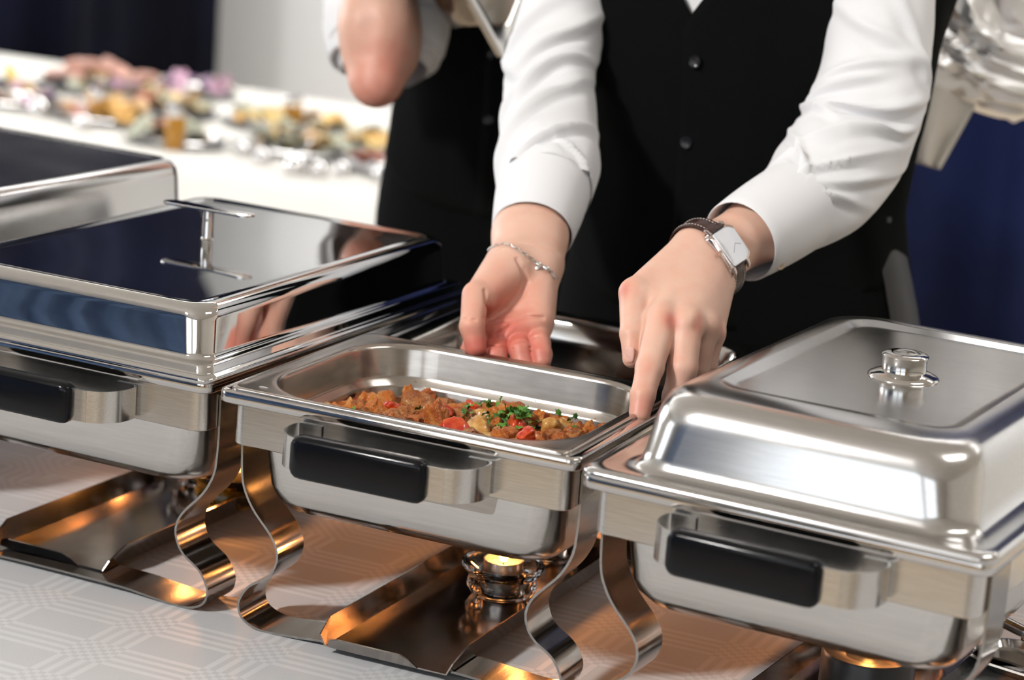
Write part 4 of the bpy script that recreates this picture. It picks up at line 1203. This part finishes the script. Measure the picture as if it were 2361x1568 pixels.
# ------------------------------------------------------------------ wrist watch and bracelet
def watch():
    t = thing('wrist_watch', 'silver rectangular wrist watch on a dark brown stitched leather strap', 'watch', tuple(RW))
    M_STRAP = noisy('brown_leather', (.030, .012, .010), (.050, .022, .018), 200, .28, .3)
    M_CASE = plain('rose_steel', (.80, .70, .66), .16, 1.0); M_FACE = plain('watch_face', (.85, .87, .92), .05, .0, **{'Coat Weight': 1.0, 'Coat Roughness': .02}); M_THREAD = plain('white_thread', (.7, .65, .6), .8)  # the face is white in place of glare on its glass
    M_HAND = plain('watch_hand', (.35, .35, .38), .3, 1.0)
    ax = RW2 - A(1640, 600, 2.42); ax /= np.linalg.norm(ax)                     # along the forearm
    c0 = A(1633, 603, 2.417)
    n0 = -CAM_F * 1.0 + CAM_R * .16 + CAM_U * .14; n0 = n0 - ax * (n0 @ ax); n0 /= np.linalg.norm(n0); s0 = np.cross(ax, n0)   # face normal; along the strap
    # strap: loop round the wrist found from the skin itself
    loop = []; N = 72
    for k in range(N):
        a = 2 * math.pi * k / N; d = math.cos(a) * n0 + math.sin(a) * s0
        rr_ = np.linspace(.012, .06, 120); f = right_hand(c0 + rr_[:, None] * d)
        i = np.argmax(f > .0006); loop.append(rr_[i] if f[i] > .0006 else .035)
    loop = np.array(loop); loop = np.convolve(np.concatenate([loop[-4:], loop, loop[:4]]), np.ones(9) / 9, 'valid')
    rad = lambda a: np.interp(a % (2 * math.pi), np.linspace(0, 2 * math.pi, N + 1), np.append(loop, loop[0]))
    top = rad(0)
    aa = np.linspace(.50, 2 * math.pi - .50, 90); rings = []
    for a in aa:
        d = math.cos(a) * n0 + math.sin(a) * s0; r = rad(a); w = .0105
        e = min(1, (min(a - .5, 2 * math.pi - .5 - a)) / .25); th = .0018 + .0016 * (1 - e) ; lift = .0030 * (1 - e)
        P_ = c0 + d * (r + lift)
        rings.append(np.array([P_ - ax * w, P_ - ax * w + d * th * .7, P_ - ax * (w - .0016) + d * th, P_ + ax * (w - .0016) + d * th, P_ + ax * w + d * th * .7, P_ + ax * w]) - RW)
    sp = mesh('strap', *loft(rings, True, True), M_STRAP, t, angle=50)
    for side in (-1, 1):
        b = MB()
        for a in np.arange(.62, 2 * math.pi - .62, .085):
            q = []
            for da in (0, .022, .045):
                d = math.cos(a + da) * n0 + math.sin(a + da) * s0; q.append(c0 + d * (rad(a + da) + .0022) + ax * side * .0068 - RW)
            b.put(*tube(q, .00035, 5))
        b.build('stitching', M_THREAD, sp)
    # case: rounded tonneau block on top
    cc = c0 + n0 * (top + .0030)
    def ring(h, kx, ky, bul):
        q = rrect(-.0165 * kx, .0165 * kx, -.0220 * ky, .0220 * ky, .0060, 0, 8)
        q[:, 0] *= 1 + bul * (1 - (q[:, 1] / .0220) ** 2); q[:, 1] *= 1 + bul * .5 * (1 - (q[:, 0] / .0165) ** 2).clip(0)
        return np.array([cc + ax * x + s0 * y + n0 * (h - 1.2 * y * y / .05) for x, y, _ in q]) - RW
    B = .12
    cs = mesh('case', *loft([ring(-.0030, .90, .92, B), ring(-.0015, 1.0, 1.0, B), ring(.0040, 1.0, 1.0, B), ring(.0058, .95, .955, B), ring(.0064, .88, .90, B), ring(.0058, .80, .84, B)], True, True), M_CASE, t, angle=40)
    mesh('dial', *loft([ring(.00585, .79, .83, B), ring(.0066, .76, .80, B)], False, True), M_FACE, t, angle=40)
    for dx, dy, l, a in ((0, 0, .0075, .5), (0, 0, .0105, 2.4)):
        e = ax * math.cos(a) + s0 * math.sin(a); q0 = cc + n0 * .0069 - RW
        mesh('watch_hand', *tube([q0, q0 + e * l - n0 * .0004], .0003, 6), M_HAND, t)
    for y in (-1, 1):
        for x in (-1, 1):
            q0 = cc + ax * x * .0110 + s0 * y * .0190 - n0 * .003 - RW
            mesh('lug', *tube([q0, q0 + s0 * y * .0045 - n0 * .0012, q0 + s0 * y * .0070 - n0 * .0038], [.0022, .0020, .0014], 10), M_CASE, t)
    q0 = cc - ax * .0180 + n0 * .0015 - RW
    mesh('crown', *tube([q0, q0 - ax * .0032], [.0022, .0022], 14), M_CASE, t)
    return t
watch()

def bracelet():
    t = thing('bracelet', 'thin silver chain bracelet with a leaf charm on the open hand', 'bracelet', tuple(LW))
    M_SIL = plain('silver_chain', (.86, .84, .81), .15, 1.0)
    px = [(1131, 573), (1140, 568), (1152, 564), (1166, 563), (1180, 568), (1192, 574), (1206, 583), (1220, 593), (1232, 603), (1243, 612), (1254, 616), (1264, 623), (1274, 631), (1281, 641)]
    P = [q - CAM_F * .0014 for q in crease_pts(left_hand_full, px)]
    P += [A(1290, 650, 2.525), A(1270, 640, 2.56), A(1215, 610, 2.575), A(1160, 585, 2.565), A(1128, 578, 2.53)]
    C = catmull(P, 10, True); s = np.concatenate([[0], np.cumsum(np.linalg.norm(np.diff(C, axis=0), axis=1))])
    k = 0; step = .0042; mesh0 = None; a = np.linspace(0, 2 * np.pi, 14, endpoint=False)
    V, F = loft([np.array([((.0026 * (1 + .0) * math.cos(q)) + .0 + .00055 * math.cos(q) * math.cos(w), (.0016 + .00055 * math.cos(w)) * math.sin(q), .00055 * math.sin(w)) for w in np.linspace(0, 6.283, 6, endpoint=False)]) for q in a], loop=True)
    me = data_mesh('link', V, F, M_SIL, None)
    for d in np.arange(0, s[-1] - .002, step):
        p = np.array([np.interp(d, s, C[:, i]) for i in range(3)]); q = np.array([np.interp(min(d + .001, s[-1]), s, C[:, i]) for i in range(3)])
        tdir = Vector(q - p).normalized(); nrm = Vector(-CAM_F if k % 2 else CAM_U)
        yv = nrm.cross(tdir).normalized(); zv = tdir.cross(yv)
        o = bpy.data.objects.new('link', me); link(o, t)
        m = Matrix((tdir, yv, zv)).transposed().to_4x4(); m.translation = Vector(p - LW); o.matrix_local = m; k += 1
    c = ray_hit(left_hand_full, 1250, 614, 2.36, 2.6) - CAM_F * .003 - LW
    for ang, l in ((205, .0072), (150, .0068), (-25, .0078)):
        e = CAM_R * math.cos(math.radians(ang)) + CAM_U * math.sin(math.radians(ang)); w_ = np.cross(CAM_F, e)
        V, F = ICO2; V = c + e * l * .62 + V[:, :1] * e * l * .5 + V[:, 1:2] * w_ * .0024 + V[:, 2:] * CAM_F * .0011
        ch = mesh('leaf_charm', V, F, M_SIL, t, angle=None)
    return t
bracelet()

# ------------------------------------------------------------------ second person: bare elbow raised, rolled sleeve, holding a steel pan
PB = dict(cx=float(A(1215, 300, 3.35)[0]), cy=float(A(1215, 300, 3.35)[1]), hip=.290, sh=.830)
bEl = A(868, 176, 3.02); bWr = A(868, -330, 3.06); bSh = A(915, -320, 3.20)
bEl2 = A(1500, 150, 3.3); bSh2 = A(1560, -300, 3.40)
person_b = thing('person', 'person behind the lidded dishes with rolled sleeve and raised bare elbow', 'person', (0, 0, 0))
BH = [A(868, -330, 3.06), A(905, -420, 3.06), A(930, -470, 3.06)]
def b_arm(P):
    f = d_cone(P, bEl, A(872, 60, 3.03), .0350, .0450); f = smin(f, d_cone(P, A(872, 60, 3.03), bWr, .0445, .030), .02)
    f = smin(f, d_cone(P, A(872, 195, 3.008), A(866, 200, 3.008), .024, .024), .015)
    f = smin(f, d_cone(P, A(880, 120, 3.05), bSh, .0460, .046), .02)
    f = groove(P, f, [A(842, -20, 2.985), A(848, 60, 2.98), A(838, 120, 2.985)], .012, .0035)
    # hand closed on the pan edge: palm and five bent fingers
    f = smin(f, d_cone(P, bWr, BH[1], .030, .034), .02)
    for k in range(4):
        a = BH[1] + CAM_F * (.030 - .022 * k); b_ = a + CAM_R * .045 - CAM_U * -.02; c_ = b_ + CAM_R * .012 - CAM_U * .028
        f = smin(f, chain_sdf(P, [(a, .012), (b_, .0105), (c_, .009)], .003), .004)
    f = smin(f, chain_sdf(P, [(BH[1] - CAM_F * .03 - CAM_U * .02, .014), (BH[1] - CAM_F * .035 + CAM_R * .035 - CAM_U * .035, .0115), (BH[1] - CAM_F * .03 + CAM_R * .058 - CAM_U * .04, .010)], .003), .006)
    return f
W1 = surface_nets(b_arm, *bbox(bEl, bWr, BH[1], BH[2], bSh, pad=.075), .0045)
W2 = surface_nets(body_core(bSh, bSh2, A(885, 100, 3.09), bEl2, PB['cx'], PB['cy'], PB['hip'], PB['sh'], ((bEl2, A(1480, 330, 3.15)),)), (PB['cx'] - .40, PB['cy'] - .30, FLOOR - .02), (PB['cx'] + .42, PB['cy'] + .20, 1.12), .011)
bm_ = [(A(868, 215, 3.0), .05, .55), (A(905, 130, 3.0), .03, .30), (A(850, 60, 3.0), .05, .15)]
body_b = skin_mesh(*merge(W1, W2), bm_, 'body', person_b)
hair_cap(PB['cx'], PB['cy'], PB['sh'], person_b, (.02, .012, .008))
shirt_b = bpy.data.objects.new('shirt', None); link(shirt_b, person_b)
shirt_body(PB['cx'], PB['cy'], shirt_b)
sp_ = [A(915, -360, 3.20), A(905, -220, 3.165), A(897, -80, 3.145), A(892, 40, 3.125), A(888, 110, 3.112), A(884, 160, 3.102)]
mesh('sleeve', *sleeve_mesh(sp_, [.078, .078, .078, .078, .074, .056], [(.4, .2, .1, .05, .005, .9), (.6, -.4, .1, .05, .005, .9), (.75, .6, .15, .04, .005, .8)], 51, 70, 60), M_SHIRT, shirt_b, angle=None)
mesh('cuff', *cuff_mesh([A(890, 60, 3.121), A(886, 140, 3.106)], .0800, .0690, .006), M_SHIRT, shirt_b, angle=40)
sp2 = [A(1560, -330, 3.40), A(1560, -150, 3.38), A(1545, 20, 3.36), A(1500, 150, 3.30), A(1485, 250, 3.22)]
mesh('sleeve', *sleeve_mesh(sp2, [.066, .064, .062, .062, .058], [(.6, .2, .1, .04, .006, .9)], 52, 50, 50), M_SHIRT, shirt_b, angle=None)
vb = mesh('waistcoat', *vest_mesh(PB['cx'], PB['cy'], .62, .36, aoff=0), M_VEST, person_b, angle=None)
vb.modifiers.new('thick', 'SOLIDIFY').thickness = .003
trousers_mesh(PB['cx'], PB['cy'], .325, person_b); shoes(PB['cx'], PB['cy'], person_b)
for k in range(3):
    z = .34 + .085 * k; button((PB['cx'], PB['cy'] - tor(z, .008)[1] - .001, z), .0065, M_BUTTON, vb, (0, -1, 0))

# steel pan held up by that person, one rim corner towards the floor
def held_pan():
    o0 = A(1163, 143, 3.02)
    e1 = -.436 * CAM_R + .708 * CAM_U - .624 * CAM_F * 1.0; e1 = (-88 * CAM_R + 143 * CAM_U - 126 * CAM_F); e1 /= np.linalg.norm(e1)
    e2 = (52 * CAM_R + 143 * CAM_U + 126 * CAM_F); e2 /= np.linalg.norm(e2); e2 -= e1 * (e1 @ e2); e2 /= np.linalg.norm(e2)
    n = np.cross(e1, e2)
    if n @ CAM_R > 0: n = -n
    t = thing('food_pan', 'empty steel food pan carried tilted beside the raised elbow', 'food pan', tuple(o0))
    def ring(i, d, r): 
        q = rrect(i, .325 - i, i, .265 - i, r, 0, 6); return np.array([e1 * x + e2 * y + n * d for x, y, _ in q])
    R = [ring(.001, .006, .012), ring(.0, .005, .012), ring(.0, .0005, .012), ring(.002, -.0005, .012), ring(.016, -.0002, .03), ring(.020, .002, .034), ring(.023, .03, .034), ring(.026, .058, .034), ring(.034, .066, .034), ring(.05, .067, .03)]
    V, F = loft(R, False, True); mesh('pan', V, F, M_PAN, t, angle=50)
    R = [ring(.001, .006, .012), ring(.014, .0025, .03), ring(.0185, .004, .034), ring(.0215, .03, .034), ring(.0245, .0590, .034), ring(.034, .0680, .034), ring(.05, .069, .03)]
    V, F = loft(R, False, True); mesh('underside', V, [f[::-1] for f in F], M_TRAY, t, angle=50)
held_pan()

# ------------------------------------------------------------------ foil-wrapped tray, cloth and rack at the edge of the frame
M_FOIL = plain('aluminium_foil', (.95, .955, .96), .42, 1.0)
def foil_tray():
    c = A(2330, 60, 3.10)
    ax = np.array([CAM_R * .97 - CAM_U * .22 + CAM_F * .1, CAM_U * .97 + CAM_R * .22, 0 * CAM_F]); ax[0] /= np.linalg.norm(ax[0]); ax[1] -= ax[0] * (ax[1] @ ax[0]); ax[1] /= np.linalg.norm(ax[1]); ax[2] = np.cross(ax[0], ax[1])
    V, F = ico(5); S = np.sign(V) * np.abs(V) ** .62; S /= np.abs(S).max()
    VF = V @ np.array([[.5, -.6, .2], [.6, .5, .3], [.1, .2, 1.0]]) * np.array([2.6, .55, 1.2])
    D = .020 * np.abs(fnoise(VF, 5, 3, .7)) + .010 * np.abs(fnoise(VF, 8, 3, 1.6)) + .005 * np.abs(fnoise(V, 12, 3, 3.5))
    P = S * np.array([.155, .095, .085]) + V * D[:, None]
    o = mesh('foil_tray', P @ ax, F, M_FOIL, None, angle=18, loc=tuple(c))
    return tag(o, 'food tray wrapped in crumpled aluminium foil at the frame edge', 'foil tray'), c
ft, fc = foil_tray()
def hanging_cloth():
    V = []; F = []; nu, nv = 26, 22
    for j in range(nv):
        t = j / (nv - 1)
        for i in range(nu):
            s = i / (nu - 1)
            u0, u1 = 2070 + (2105 - 2070) * t, 2250 + (2168 - 2250) * t
            v0, v1 = 150 + (372 - 150) * t, 245 + (392 - 245) * t
            u = u0 + (u1 - u0) * s; v = v0 + (v1 - v0) * s
            d = 3.03 + .018 * math.sin(s * 9 + t * 1.5) * (.4 + .6 * t) + .03 * (s - .5) ** 2
            V.append(A(u, v, d))
    for j in range(nv - 1):
        for i in range(nu - 1): F.append((j * nu + i, j * nu + i + 1, (j + 1) * nu + i + 1, (j + 1) * nu + i))
    o = mesh('napkin', V, F, noisy('cream_napkin', (.72, .68, .60), (.76, .72, .65), 20, .85), angle=None)
    o.modifiers.new('thick', 'SOLIDIFY').thickness = .006
    tag(o, 'cream folded cloth napkin hanging below the foil-wrapped tray', 'napkin')
hanging_cloth()
def rack():
    x, y, z = fc; z -= .112
    r = thing('serving_rack', 'steel serving rack holding the foil tray, beyond the frame', 'rack', (x + .28, y + .06, FLOOR))
    mesh('shelf', *loft([rrect(-.19, .30, -.14, .14, .02, z - FLOOR - .012), rrect(-.19, .30, -.14, .14, .02, z - FLOOR)], True, True), M_BAND, r, angle=40)
    for px_ in (.0, .28):
        for py in (-.12, .12):
            mesh('post', *tube([(px_, py, 0), (px_, py, z - FLOOR - .012)], .012, 14), M_BAND, r)
    for h in (.25, .60):
        mesh('shelf', *loft([rrect(-.02, .30, -.14, .14, .02, h), rrect(-.02, .30, -.14, .14, .02, h + .012)], True, True), M_BAND, r, angle=40)
rack()

# ------------------------------------------------------------------ serving ladle resting on a spoon tray at the right edge
def spoon_rest():
    p = on_z(2345, 1510, .012)
    t = thing('spoon_rest', 'long steel spoon rest on the damask cloth under the edge of the satin lidded dish', 'spoon rest', (p[0], p[1], 0), -.25)
    R = [rrect(-.03, .26, -.032, .032, .028, .0005, 8), rrect(-.036, .266, -.038, .038, .034, .006, 8), rrect(-.042, .272, -.044, .044, .04, .011, 8), rrect(-.044, .274, -.046, .046, .042, .0115, 8), rrect(-.040, .270, -.042, .042, .038, .0122, 8), rrect(-.034, .264, -.036, .036, .032, .0065, 8), rrect(-.028, .258, -.030, .030, .026, .0018, 8)]
    mesh('dish', *loft(R, True, True), M_LIP, t, angle=50)
    l = thing('serving_ladle', 'steel serving ladle with a collared handle lying on the spoon rest', 'ladle', (p[0], p[1], .0), -.25)
    P = [(-.05, .012, .040), (-.01, .010, .034), (.06, .006, .024), (.13, .0, .016)]
    mesh('handle', *tube(catmull(P, 6), .0058, 14), M_LEG, l); mesh('collar', *tube([(.002, .0095, .0325), (.030, .008, .0285)], [.0092, .0092], 18), M_MIRROR, l, angle=40)
    V, F = lathe([(0, -.017), (.015, -.014), (.025, -.005), (.029, .006), (.0275, .006), (.0235, -.004), (.014, -.0125), (0, -.015)], 28)
    mesh('bowl', V + np.array([.16, 0, .0205]), F, M_MIRROR, l, angle=50)
spoon_rest()

# ------------------------------------------------------------------ the buffet far behind: platters of cold food, glasses
M_PLAT = plain('silver_platter', (.74, .73, .72), .22, 1.0)
FOODCOL = {
    'cheese_slice': ((.58, .40, .12), (.68, .54, .28)), 'ham_roll': ((.52, .26, .20), (.62, .40, .34)), 'orange_slice': ((.56, .28, .06), (.66, .42, .14)), 'lettuce_leaf': ((.18, .20, .12), (.48, .48, .38)),
    'grape': ((.10, .05, .12), (.24, .14, .30)), 'bread_slice': ((.42, .25, .11), (.60, .42, .24)), 'salami_slice': ((.34, .10, .07), (.50, .20, .15)), 'olive': ((.03, .03, .02), (.08, .08, .05)), 'flower': ((.50, .26, .36), (.60, .40, .52)), 'banana': ((.60, .42, .06), (.66, .50, .14))}
MF = {k: noisy(k + '_skin', a, b, 40, .45) for k, (a, b) in FOODCOL.items()}
def slice_mesh(rx, ry, th, wob, seed):
    rs = np.random.RandomState(seed); a = np.linspace(0, 6.283, 14, endpoint=False); w = 1 + wob * np.sin(3 * a + seed); c = .25 * rs.normal(size=2)
    def ring(k, z): return np.stack([rx * k * w * np.cos(a), ry * k * w * np.sin(a), z + .22 * rx * np.cos(2 * a + seed)], 1)
    return loft([ring(.96, 0), ring(1, th * .5), ring(.96, th)], True, True)
FM = {}
for i, k in enumerate(FOODCOL):
    if k in ('grape', 'olive'): V, F = ICO2; FM[k] = data_mesh(k, V * [.011, .011, .012], F, MF[k])
    elif k == 'banana':
        t_ = np.linspace(-1, 1, 9); P = np.stack([.085 * np.sin(t_ * 1.1), 0 * t_, .05 * (1 - np.cos(t_ * 1.1))], 1); V, F = tube(P, .017 * np.sqrt(1 - (t_ * .93) ** 2) + .003, 8); FM[k] = data_mesh(k, V, F, MF[k])
    elif k == 'ham_roll': V, F = tube([(-.045, 0, .012), (-.02, 0, .014), (.02, 0, .014), (.045, 0, .012)], [.010, .014, .014, .011], 10); FM[k] = data_mesh(k, V, F, MF[k])
    elif k == 'flower':
        b = MB()
        for q in range(6): V, F = ICO1; b.put(V * [.016, .010, .005] @ np.array([[math.cos(q), math.sin(q), 0], [-math.sin(q), math.cos(q), 0], [0, 0, 1]]) + [.016 * math.cos(q), .016 * math.sin(q), .004 * (q % 2)], F)
        FM[k] = data_mesh(k, np.concatenate(b.V), b.F, MF[k])
    elif k == 'lettuce_leaf': FM[k] = data_mesh(k, *slice_mesh(.034, .024, .003, .12, i), MF[k])
    else: FM[k] = data_mesh(k, *slice_mesh(.030, .026, .006, .05, i), MF[k])
KINDNAME = {'cheese_slice': 'yellow cheese slice', 'ham_roll': 'pink rolled ham slice', 'orange_slice': 'orange fruit slice', 'lettuce_leaf': 'green lettuce leaf', 'grape': 'dark grape', 'bread_slice': 'brown bread slice', 'salami_slice': 'red salami slice', 'olive': 'black olive', 'flower': 'mauve flower garnish', 'banana': 'yellow banana'}
def platter(p, rx, ry, rz, kinds, n, where, seed):
    rs = random.Random(seed)
    t = thing('serving_platter', 'oval silver platter %s' % where, 'platter', (p[0], p[1], 0), rz)
    def ring(k, z): a = np.linspace(0, 6.283, 40, endpoint=False); return np.stack([rx * k * np.cos(a), ry * k * np.sin(a), np.full(40, z)], 1)
    mesh('dish', *loft([ring(.78, .0), ring(.97, .012), ring(1.0, .014), ring(.97, .0155), ring(.80, .0045)], True, True), M_PLAT, t, angle=40)
    done = 0; spots = []
    while done < n:
        r, a = math.sqrt(rs.random()) * .82, rs.uniform(0, 6.283); x, y = r * rx * math.cos(a), r * ry * math.sin(a); k = rs.choice(kinds)
        z = .010 + .014 * (done / n) * 1.6 * (1 - r * r) + .006 * rs.random()
        o = bpy.data.objects.new(k, FM[k]); link(o); c, s = math.cos(rz), math.sin(rz)
        o.location = (p[0] + c * x - s * y, p[1] + s * x + c * y, z + (.012 if k in ('grape', 'olive', 'ham_roll') else .006)); o.rotation_euler = (rs.gauss(0, .35), rs.gauss(0, .35), rs.uniform(0, 6.28)); q = rs.uniform(.65, 1.0); o.scale = (q, q, q)
        tag(o, '%s on the platter %s' % (KINDNAME[k], where), KINDNAME[k].split()[-1] if k != 'flower' else 'flower', '%s %s' % (KINDNAME[k] + 's', where)); done += 1
PLAT = [
    (45, 212, .30, .16, .1, ['banana', 'banana', 'banana', 'orange_slice', 'lettuce_leaf'], 20, 'with bananas at the far end of the buffet'),
    (130, 262, .20, .13, .0, ['flower', 'salami_slice', 'lettuce_leaf', 'bread_slice', 'grape'], 24, 'in front of the bananas'),
    (235, 218, .26, .15, .1, ['flower', 'ham_roll', 'cheese_slice', 'ham_roll', 'lettuce_leaf'], 26, 'with ham and pink garnish'),
    (365, 214, .17, .12, .0, ['grape', 'flower', 'grape', 'lettuce_leaf'], 24, 'with purple grapes near the curtain'),
    (295, 290, .22, .12, .05, ['bread_slice', 'orange_slice', 'cheese_slice', 'salami_slice'], 24, 'with bread in the middle of the buffet'),
    (430, 268, .28, .15, .1, ['bread_slice', 'salami_slice', 'lettuce_leaf', 'cheese_slice'], 28, 'with bread and salami in the middle of the buffet'),
    (560, 286, .27, .15, .1, ['cheese_slice', 'cheese_slice', 'orange_slice', 'lettuce_leaf'], 28, 'heaped with cheese slices'),
    (500, 338, .20, .11, .1, ['olive', 'salami_slice', 'bread_slice', 'lettuce_leaf'], 24, 'with olives beside the amber jar'),
    (660, 358, .24, .13, .1, ['lettuce_leaf', 'olive', 'cheese_slice', 'lettuce_leaf', 'bread_slice'], 26, 'with green salad'),
    (760, 318, .25, .14, .1, ['orange_slice', 'cheese_slice', 'lettuce_leaf', 'cheese_slice'], 26, 'with orange slices beside the waistcoat'),
    (835, 385, .24, .13, .1, ['bread_slice', 'salami_slice', 'orange_slice', 'lettuce_leaf', 'olive'], 26, 'with brown bread beside the waistcoat'),
]
PLAT = [(on_z(a[0], a[1], 0.0), a[2] * .56, a[3] * .64, .04, a[5], 7 if 'banana' in a[5] else int(a[6] * .8), a[7]) for a in PLAT]
for _ in range(300):                                   # nudge the platters until none overlaps its neighbour
    for i in range(len(PLAT)):
        for j in range(i):
            (pa, ax_, ay_), (pb, bx_, by_) = PLAT[i][:3], PLAT[j][:3]
            d = pa[:2] - pb[:2]; s_ = np.array([ax_ + bx_ + .012, ay_ + by_ + .012]); q = np.hypot(*(d / s_))
            if q < 1: d2 = d * (1 - q) * .25 + np.array([.0005, -.0003]); pa[:2] += d2; pb[:2] -= d2
    for a in PLAT: a[0][1] = min(max(a[0][1], 1.80 + a[2]), 3.02 - a[2])
for i, a in enumerate(PLAT):
    platter(*a, 100 + i)
M_JAR = plain('amber_jar', (.75, .36, .04), .08, 0, **{'Transmission Weight': .5})
def jar(u, v, r, h, mat, name, label, cat, grp=None):
    p = on_z(u, v, 0.0); t = thing(name, label, cat, (p[0], p[1], 0), 0, grp)
    mesh('vessel', *lathe([(0, 0), (r * .9, 0), (r, .003), (r, h * .8), (r * .8, h * .9), (r * .8, h), (r * .7, h), (r * .7, h * .88), (r * .88, h * .78), (r * .88, .008), (0, .006)], 28), mat, t, angle=40)
    mesh('cap', *lathe([(0, h + .012), (r * .82, h + .012), (r * .86, h + .008), (r * .86, h - .008), (r * .8, h - .01)], 24), M_PLAT, t, angle=40)
jar(402, 345, .020, .075, M_JAR, 'sauce_jar', 'amber sauce jar with a steel cap at the buffet edge', 'jar')
jar(672, 300, .022, .060, M_JAR, 'sauce_jar', 'small amber jar behind the cheese platter', 'jar')
jar(230, 285, .024, .060, M_JAR, 'sauce_jar', 'amber jar beside the bread platter', 'jar')
def cover(u, v, r, label):
    """small polished dome cover or salt pot whose glint shows in the blur"""
    p = on_z(u, v, 0.0); t = thing('cruet_pot', label, 'cruet', (p[0], p[1], 0))
    mesh('pot', *lathe([(0, 0), (r * .9, 0), (r, r * .3), (r * 1.02, r * .9), (r * .7, r * 1.5), (0, r * 1.75)], 26), M_MIRROR, t, angle=50)
    mesh('finial', *lathe([(0, r * 2.1), (r * .16, r * 2.05), (r * .2, r * 1.9), (r * .1, r * 1.72)], 14), M_MIRROR, t)
for u, v, r, w in [(92, 268, .022, 'in front of the garnished bread'), (195, 300, .018, 'beside the bread slices near the curtain'), (605, 378, .018, 'in front of the green salad'), (682, 402, .022, 'with the brightest glint, in front of the salad'),
                   (735, 408, .018, 'at the table edge between salad and brown bread'), (885, 420, .022, 'touching the waistcoat outline'), (560, 360, .016, 'between the olives and the green salad'), (790, 405, .016, 'in front of the brown bread platter')]:
    cover(u, v, r, 'small polished cruet pot ' + w)

# ------------------------------------------------------------------ unseen furniture added behind the camera for its reflections in the steel
M_BLUE = noisy('blue_cloth', (.05, .11, .26), (.08, .17, .36), 3, .8)
table(-3.9, -2.2, -3.6, -2.2, 'unseen table under the blue cloth, added behind the camera for blue reflections', 'blue tablecloth on the unseen table added behind the camera for reflections', M_BLUE)  # blue cloth put in to colour the steel on the left
def sideboard():  # put in for amber reflections in the water pan
    t = thing('sideboard', 'unseen amber wood sideboard added behind the camera for warm reflections', 'sideboard', (-.9, -4.7, FLOOR))
    mesh('body', *loft([rrect(-.8, .8, -.25, .25, .01, .08), rrect(-.8, .8, -.25, .25, .01, .70)], True, True), M_DOOR, t, angle=30)
    mesh('top', *loft([rrect(-.83, .83, -.27, .27, .012, .70), rrect(-.83, .83, -.27, .27, .012, .73)], True, True), M_DOOR, t, angle=30)
    for k in range(3): 
        d = mesh('door', *box(-.78 + .52 * k, -.28 + .52 * k, .25, .27, .10, .68), M_DOOR, t, smooth=False); mesh('knob', *lathe([(0, .02), (.012, .016), (.014, .01), (.006, 0)], 12), M_PLAT, d, loc=(-.34 + .52 * k, .28, .4), rot=(-math.pi / 2, 0, 0))
    for sx in (-.75, .75):
        for sy in (-.2, .2): mesh('leg', *box(sx - .03, sx + .03, sy - .03, sy + .03, 0, .08), M_DOOR, t, smooth=False)
sideboard()

# ------------------------------------------------------------------ housings added around the unseen key and fill lights
def lamp_housings():
    M_LAMP = plain('lamp_housing', (.12, .12, .13), .4, .6)
    fl = Vector((0.2, 0.1, 0.1)) + KEY_DIR * 3.85
    t = thing('keylight', 'added square floodlight hanging from the ceiling behind the camera', 'keylight', tuple(fl + KEY_DIR * .02))
    t.rotation_euler = (-KEY_DIR).to_track_quat('-Z', 'Y').to_euler()
    t.rotation_euler = KEY_DIR.to_track_quat('Z', 'Y').to_euler()
    mesh('housing', *loft([rrect(-.20, .20, -.20, .20, .03, .0), rrect(-.22, .22, -.22, .22, .03, .0), rrect(-.20, .20, -.20, .20, .04, .10), rrect(-.10, .10, -.10, .10, .03, .15)], True, True), M_LAMP, t, angle=30)
    s = mesh('stem', *tube([(0, 0, 0), (0, 0, max(.03, CEIL - fl[2] - .1))], .012, 10), M_LAMP, t); s.location = (0, 0, .06)
    for i, wx in enumerate((-3.6, -1.8, 0.0, 1.8)):
        c = thing('fill_panel_frame', 'frame around an added ceiling fill panel, %s over the buffet' % ['farthest towards the windows', 'above the platters', 'behind the serving staff', 'beside the foil tray'][i], 'ceiling light', (wx, 3.08, CEIL - .02))
        b = MB()
        for q in (box(-.86, .86, -.56, -.52, -.02, .02), box(-.86, .86, .52, .56, -.02, .02), box(-.86, -.82, -.52, .52, -.02, .02), box(.82, .86, -.52, .52, -.02, .02)): b.put(*q)
        b.build('frame', M_FRAME, c, smooth=False)
lamp_housings()
